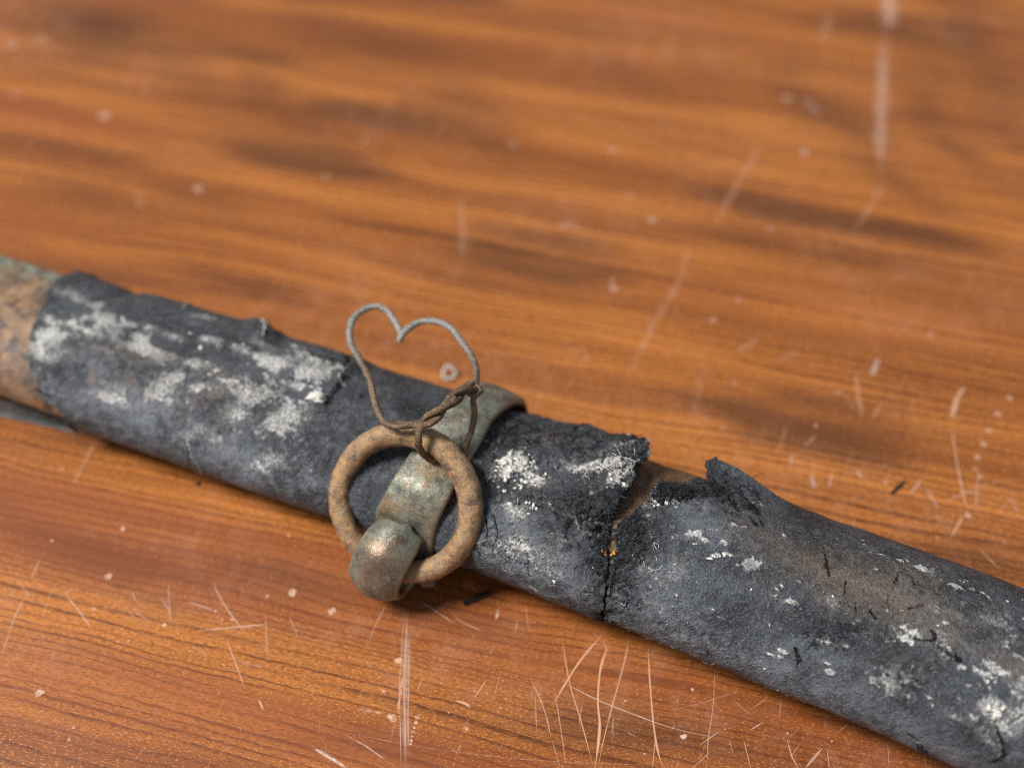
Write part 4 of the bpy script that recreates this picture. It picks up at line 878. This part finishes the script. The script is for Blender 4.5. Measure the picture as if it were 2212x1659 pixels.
# ------------------------------------------------------------------ wire: an open heart-shaped bend, a twist, and a loop round the ring
def make_wire():
    dr = depth_of(loc3(2*RM, 0)); dk = dr+.05
    w = empty('wire', atd(910, 915, dr-.25), 'thin rusty wire bent into an open heart shape and twisted through the ring', 'wire')
    rw = 0.062
    def strand(name, pts, r, seed, pale=None, n=None, label=None):
        P = np.array([atd(x, y, d) for x, y, d in pts]); P = spline(P, n or 14*len(P))
        P = P+0.012*np.stack([vnoise(P, 3, seed+k) for k in range(3)], -1)
        V, F = tube(P, r*(1+.08*vnoise(P, 5, seed)), 12, 0.012, seed, fr=16)
        pv = np.zeros((len(V), 3))
        if pale is not None:
            k = np.minimum(np.arange(len(V))//12, len(P)-1); pv[:, 0] = np.interp(k/(len(P)-1), [0, 1], [0, 0]) if pale is True else np.interp(k/(len(P)-1), *pale)
        tag(mk(name, V, F[:, ::-1], M['wire'], w, dict(paint=pv)), label)
    B = dr-.30
    # left lobe: from the twist, along the ring's top, up and over to the open tip
    strand('wire_lobe', [(985, 858, B+.0), (950, 890, B-.06), (915, 912, B-.02), (875, 919, B), (838, 915, B+.05), (817, 893, B+.2), (806, 855, B+.45), (800, 822, B+.7), (782, 785, B+1.0), (762, 752, B+1.3), (755, 718, B+1.6),
                            (765, 688, B+1.85), (787, 667, B+2.05), (812, 661, B+2.1), (836, 673, B+2.1), (853, 695, B+2.0), (867, 721, B+1.9)], rw, 3, ([0, .52, .66, 1], [0, .15, .95, 1]))
    # right lobe: from its tip over to the knot
    strand('wire_lobe', [(1026, 838, B+.42), (1030, 806, B+.7), (1020, 772, B+1.0), (1000, 741, B+1.3), (982, 716, B+1.6), (958, 699, B+1.8), (930, 692, B+1.9), (902, 697, B+1.9), (880, 711, B+1.8), (866, 727, B+1.75), (862, 739, B+1.75)], rw, 5,
           ([0, .2, .42, 1], [.1, .2, .9, 1]))
    # second strand winding round the first between knot and ring
    A0 = np.array([atd(x, y, d) for x, y, d in [(1024, 833, B+.40), (1000, 846, B+.15), (972, 868, B-.05), (945, 893, B-.12), (915, 913, B-.08), (900, 918, B)]]); A0 = spline(A0, 90)
    for q, ph in ((0, 0.0), (1, math.pi)):
        T = np.gradient(A0, axis=0); T /= np.linalg.norm(T, axis=1)[:, None]
        X = np.cross(T, FWD); X /= np.linalg.norm(X, axis=1)[:, None]; Y = np.cross(T, X)
        a = np.linspace(0, 2.6*math.pi, 90)+ph
        P = A0+.066*(X*np.cos(a)[:, None]+Y*np.sin(a)[:, None])
        V, F = tube(P, .062, 12, .012, 40+q, fr=16)
        tag(mk('wire_twist', V, F[:, ::-1], M['wire'], w, dict(paint=np.zeros((len(V), 3)))))
    # knot
    a = np.linspace(0, 3.4*math.pi, 60); P = np.array([atd(1024+13*math.cos(t), 836+9*math.sin(t)+t*1.0, B+.36+.10*math.sin(t*.5)) for t in a])
    V, F = tube(P, .05, 10, .012, 61, fr=16); mk('wire_knot', V, F[:, ::-1], M['wire'], w, dict(paint=np.zeros((len(V), 3))))
    # loop round the ring's rod and the strand that runs down behind it
    strand('wire_loop', [(918, 905, B+.0), (908, 922, B-.13), (904, 944, B-.12), (907, 966, B-.02), (919, 984, B+.18), (938, 994, B+.30), (962, 998, B+.42), (992, 994, B+.52), (1010, 975, B+.46)], rw, 7)
    strand('wire_tail', [(1026, 846, B+.42), (1022, 870, B+.40), (1023, 895, B+.40), (1019, 922, B+.42), (1011, 948, B+.46), (1004, 968, B+.46), (1006, 984, B+.48)], rw*.95, 9)
make_wire()
print('RM', RM, 'RN elev', math.degrees(math.asin(RN[2])), 'LB', LB, 'RTOP', RTOP, proj(RC))

# ------------------------------------------------------------------ loose fibres, crumbs of pale crust and torn black nap on the leather
LX, LY = proj(L.Q); RX, RY = proj(Rr.Q)
LF = ((CAM-L.P)*L.N).sum(-1) > 0; RF = ((CAM-Rr.P)*Rr.N).sum(-1) > 0
def near(sk, px, py, rx, ry, n):
    X, Y, Fm = (LX, LY, LF) if sk is L else (RX, RY, RF)
    m = np.argwhere((((X-px)/rx)**2+((Y-py)/ry)**2 < 1) & Fm)
    if len(m) == 0: return []
    return [tuple(q) for q in m[rng.integers(0, len(m), n)]]
def fibres(name, spots, mat, r, l0, stand=.5):
    parts = []
    for sk, k in spots:
        p, nn, tt = sk.Q[k], sk.N[k], nrm(rng.normal(size=3)); tt = nrm(tt-nn*np.dot(tt, nn)); bb = np.cross(nn, tt)
        l = l0*rng.gamma(2.0, .5); cu = rng.normal()*2.2; st = stand*rng.uniform(.1, 1)
        x = np.linspace(0, 1, 6)[:, None]; a = cu*x
        P = p+nn*.006+l*(tt*np.sin(a+1e-3)/(cu+1e-3)+bb*(1-np.cos(a))/(abs(cu)+.3))+nn*l*st*np.sin(x*2.4)*.6
        P = P+rng.normal(size=P.shape)*l*.03
        parts.append(tube(P, r*rng.uniform(.7, 1.3)*np.linspace(1, .55, 6), 4, cap=False))
    V, F = join(parts); o = mk(name, V, F, mat, scab); o['kind'] = 'stuff'; return o
sp = []
for sk, q, n in [(L, (1290, 1040, 90, 60), 70), (L, (1200, 1090, 120, 60), 70), (L, (1350, 1010, 40, 50), 50), (L, (1100, 1130, 60, 60), 40), (L, (700, 800, 70, 40), 50), (L, (1200, 1230, 130, 60), 40),
                 (Rr, (1380, 1180, 60, 90), 90), (Rr, (1450, 1100, 60, 40), 50), (Rr, (1430, 1300, 110, 100), 90), (Rr, (1620, 1250, 220, 120), 90), (Rr, (1850, 1330, 260, 160), 110), (Rr, (1560, 1420, 200, 70), 60), (Rr, (1800, 1500, 260, 60), 60), (Rr, (2080, 1440, 130, 150), 70), (L, (500, 840, 330, 140), 90)]:
    sp += [(sk, k) for k in near(sk, *q, n)]
fibres('pale_fibre', sp, M['dull'], .0034, .050, .35)
fibres('pale_thread', [(L, k) for q, n in [((1300, 1020, 50, 14), 26), ((1345, 1000, 30, 26), 12)] for k in near(L, *q, n)]+[(Rr, k) for q, n in [((1395, 1195, 30, 40), 8), ((1345, 1290, 10, 20), 2), ((1300, 1100, 40, 30), 2)] for k in near(Rr, *q, n)], M['pale'], .0075, .16, .5)
sp = []
for sk, q, n in [(L, (1370, 1010, 40, 80), 160), (L, (1320, 1130, 30, 80), 110), (L, (1260, 1100, 70, 40), 120), (L, (1300, 1190, 30, 70), 80), (Rr, (1440, 1066, 60, 22), 200), (Rr, (1520, 1058, 50, 18), 130), (Rr, (1360, 1160, 40, 70), 160), (Rr, (1340, 1260, 22, 60), 60), (Rr, (1590, 1070, 50, 40), 110), (L, (1050, 1010, 30, 40), 50), (Rr, (1790, 1370, 60, 34), 60)]:
    sp += [(sk, k) for k in near(sk, *q, n)]
fibres('black_fibre', sp, M['dark'], .008, .10, .9)
def blobs(name, items, mat, parent, seed, kind='stuff'):
    """small irregular lumps: (point, normal, radius)"""
    import bmesh
    bm = bmesh.new(); bmesh.ops.create_icosphere(bm, subdivisions=1, radius=1.0)
    v0 = np.array([v.co[:] for v in bm.verts]); f0 = np.array([[v.index for v in f.verts] for f in bm.faces]); bm.free()
    Vs, Fs, o = [], [], 0
    for p, nn, r in items:
        sc3 = r*rng.uniform(.35, 1.5, 3); v = v0*(1+.36*rng.normal(size=(len(v0), 1)).clip(-1.6, 1.6))*sc3+.22*r*rng.normal(size=v0.shape)
        v = v-np.outer(v@nn, nn)*.55
        Vs.append(p+v+nn*r*.15); Fs.append(f0+o); o += len(v0)
    ob = mk(name, np.vstack(Vs), np.vstack(Fs), mat, parent, smooth=False); ob['kind'] = kind; return ob
it = []
for sk, q, n, r in [(L, (1125, 1000, 40, 24), 60, .030), (L, (1092, 1012, 22, 26), 26, .034), (L, (1150, 1035, 40, 18), 50, .024), (L, (1100, 1045, 40, 20), 25, .02), (L, (1335, 1046, 26, 14), 26, .024), (L, (1300, 1018, 60, 10), 40, .022), (L, (1125, 1095, 30, 14), 20, .025), (L, (1350, 930, 40, 24), 20, .02),
                    (L, (690, 795, 50, 18), 30, .018), (L, (545, 852, 34, 16), 14, .016), (L, (690, 862, 12, 5), 10, .035), (L, (480, 750, 60, 14), 14, .014), (L, (500, 830, 330, 120), 30, .014), (Rr, (1430, 1085, 24, 8), 20, .025), (Rr, (1555, 1202, 24, 8), 14, .022), (Rr, (1850, 1330, 300, 170), 26, .012),
                    (Rr, (1500, 1260, 150, 100), 14, .012), (Rr, (2150, 1535, 20, 26), 24, .03), (L, (1200, 1180, 130, 90), 24, .014)]:
    it += [(sk.Q[k], sk.N[k], r*.85*rng.gamma(2.2, .45)) for k in near(sk, *q, n)]
blobs('pale_crust', it, M['crust'], scab, 5)
it = [(L.Q[k], L.N[k], .03*rng.gamma(4, .25)) for q, n in [((1290, 1125, 34, 26), 40), ((1330, 1075, 26, 30), 30)] for k in near(L, *q, n)]
it += [(Rr.Q[k], Rr.N[k], .032*rng.gamma(4, .25)) for q, n in [((1440, 1066, 44, 18), 60), ((1515, 1056, 44, 12), 40), ((1370, 1140, 30, 34), 34)] for k in near(Rr, *q, n)]
it += [(L.Q[k]-L.N[k]*.02, L.N[k], .046*rng.gamma(3, .33)) for q, n in [((1290, 1150, 30, 40), 16), ((1345, 1080, 24, 40), 16), ((1310, 1215, 16, 60), 10), ((1268, 1118, 26, 20), 10)] for k in near(L, *q, n)]
it += [(Rr.Q[k]-Rr.N[k]*.02, Rr.N[k], .048*rng.gamma(3, .33)) for q, n in [((1440, 1066, 40, 18), 20), ((1510, 1056, 40, 12), 12), ((1366, 1140, 30, 40), 16), ((1335, 1230, 14, 60), 10)] for k in near(Rr, *q, n)]
blobs('torn_crumb', it, M['rawl'], scab, 6)
it = [(Rr.Q[k], Rr.N[k], .028) for k in near(Rr, 1318, 1193, 12, 7, 9)]+[(L.Q[k], L.N[k], .02) for k in near(L, 1306, 1194, 10, 6, 6)]
if it: blobs('rust_flake', it, M['orange'], scab, 7)

# ------------------------------------------------------------------ small things lying on the table
def sliver(name, p0, p1, wid, hgt, mat, label, cat, seed):
    a, b = at(*p0), at(*p1); n, m = 14, 8
    d = nrm(b-a); sd = np.array([-d[1], d[0], 0]); t = np.linspace(0, 1, n); V = []
    wv = wid*(.35+.65*np.sin(np.pi*np.clip(t*.86+.12, 0, 1)))*(1+.25*vnoise(np.stack([t*6, 0*t, 0*t], -1), 1, seed))
    for k in range(n):
        for q in range(m):
            an = 2*np.pi*q/m; rr = 1+.22*rng.normal()*.6
            V.append(a+(b-a)*t[k]+sd*math.cos(an)*wv[k]*.5*rr+np.array([0, 0, hgt*.5*(1+math.sin(an)*rr*(.4+.6*wv[k]/wid))+.004]))
    F = gridF(n, m, True); e = np.array([[0, 1, 2, 3], [3, 4, 5, 0], [5, 6, 7, 0], [0, 0, 0, 0]])[:2]
    F = np.vstack([F, [[0, 1, 2, 3], [0, 3, 4, 7], [4, 5, 6, 7]], np.array([[3, 2, 1, 0], [7, 4, 3, 0], [7, 6, 5, 4]])+(n-1)*m])
    o = mk(name, np.array(V), F[:, ::-1], mat, None, loc=(a+b)/2, smooth=False); return tag(o, label, cat)
sliver('leather_splinter', (1003, 1305), (1062, 1279), .13, .07, M['chip'], 'small charred black splinter on the table beside the round ring', 'splinter', 3)
sliver('leather_splinter', C4(1148, 1228), C4(1232, 1152), .06, .05, M['chip'], 'blurred thin grey splinter on the table beyond the right leather piece', 'splinter', 4)
sliver('dark_speck', (424, 1048), (433, 1044), .07, .05, M['chip'], 'tiny dark speck on the table below the left leather piece', 'speck', 5)
P = spline([at(1690-1*0+2, 1487, .03), at(1703, 1491, .10), at(1713, 1499, .08), at(1720, 1507, .02)], 16)
V, F = tube(P, .013, 6); tag(mk('hair', V, F[:, ::-1], M['pale'], None, loc=P[0]), 'single short whitish hair on the table against the lower edge of the leather', 'hair')
a = np.linspace(0, 2*math.pi, 12, endpoint=False)
c = np.array([atd(970, 805, depth_of(at(970, 805))-.15)])[0]
P = np.array([c+nrm(RGT)*.125*math.cos(t)*(1+.15*math.cos(3*t+1))+UP*.13*math.sin(t)*(1+.15*math.cos(3*t+1)) for t in a]); P = spline(np.vstack([P, P[:1]]), 48)
V, F = tube(P, .030, 8); tag(mk('fibre_curl', V, F[:, ::-1], M['pale'], None, loc=c), 'small pale ring-shaped curl of fibre on the table behind the leather', 'fibre')
c = at(924, 1257); k = 12; t = np.linspace(0, 2*np.pi, k, endpoint=False); rr = .13*(1+.15*rng.normal(size=k).clip(-1, 1))
ring_ = np.stack([rr*np.cos(t)*1.1, rr*np.sin(t)*.9, 0*t], -1)
V = np.vstack([c+ring_+[0, 0, .003], c+ring_*.75+[0, 0, .03], [c+[0, 0, .034]]]); j = np.arange(k); j2 = (j+1) % k
F = np.vstack([np.stack([j, j2, k+j2, k+j], -1), [[2*k, k+q, k+(q+1) % k, k+(q+2) % k] for q in range(0, k, 2)]])
tag(mk('varnish_flake', V, F, M['clear'], None, loc=c), 'small round pale flake on the table just right of the folded band end', 'flake')
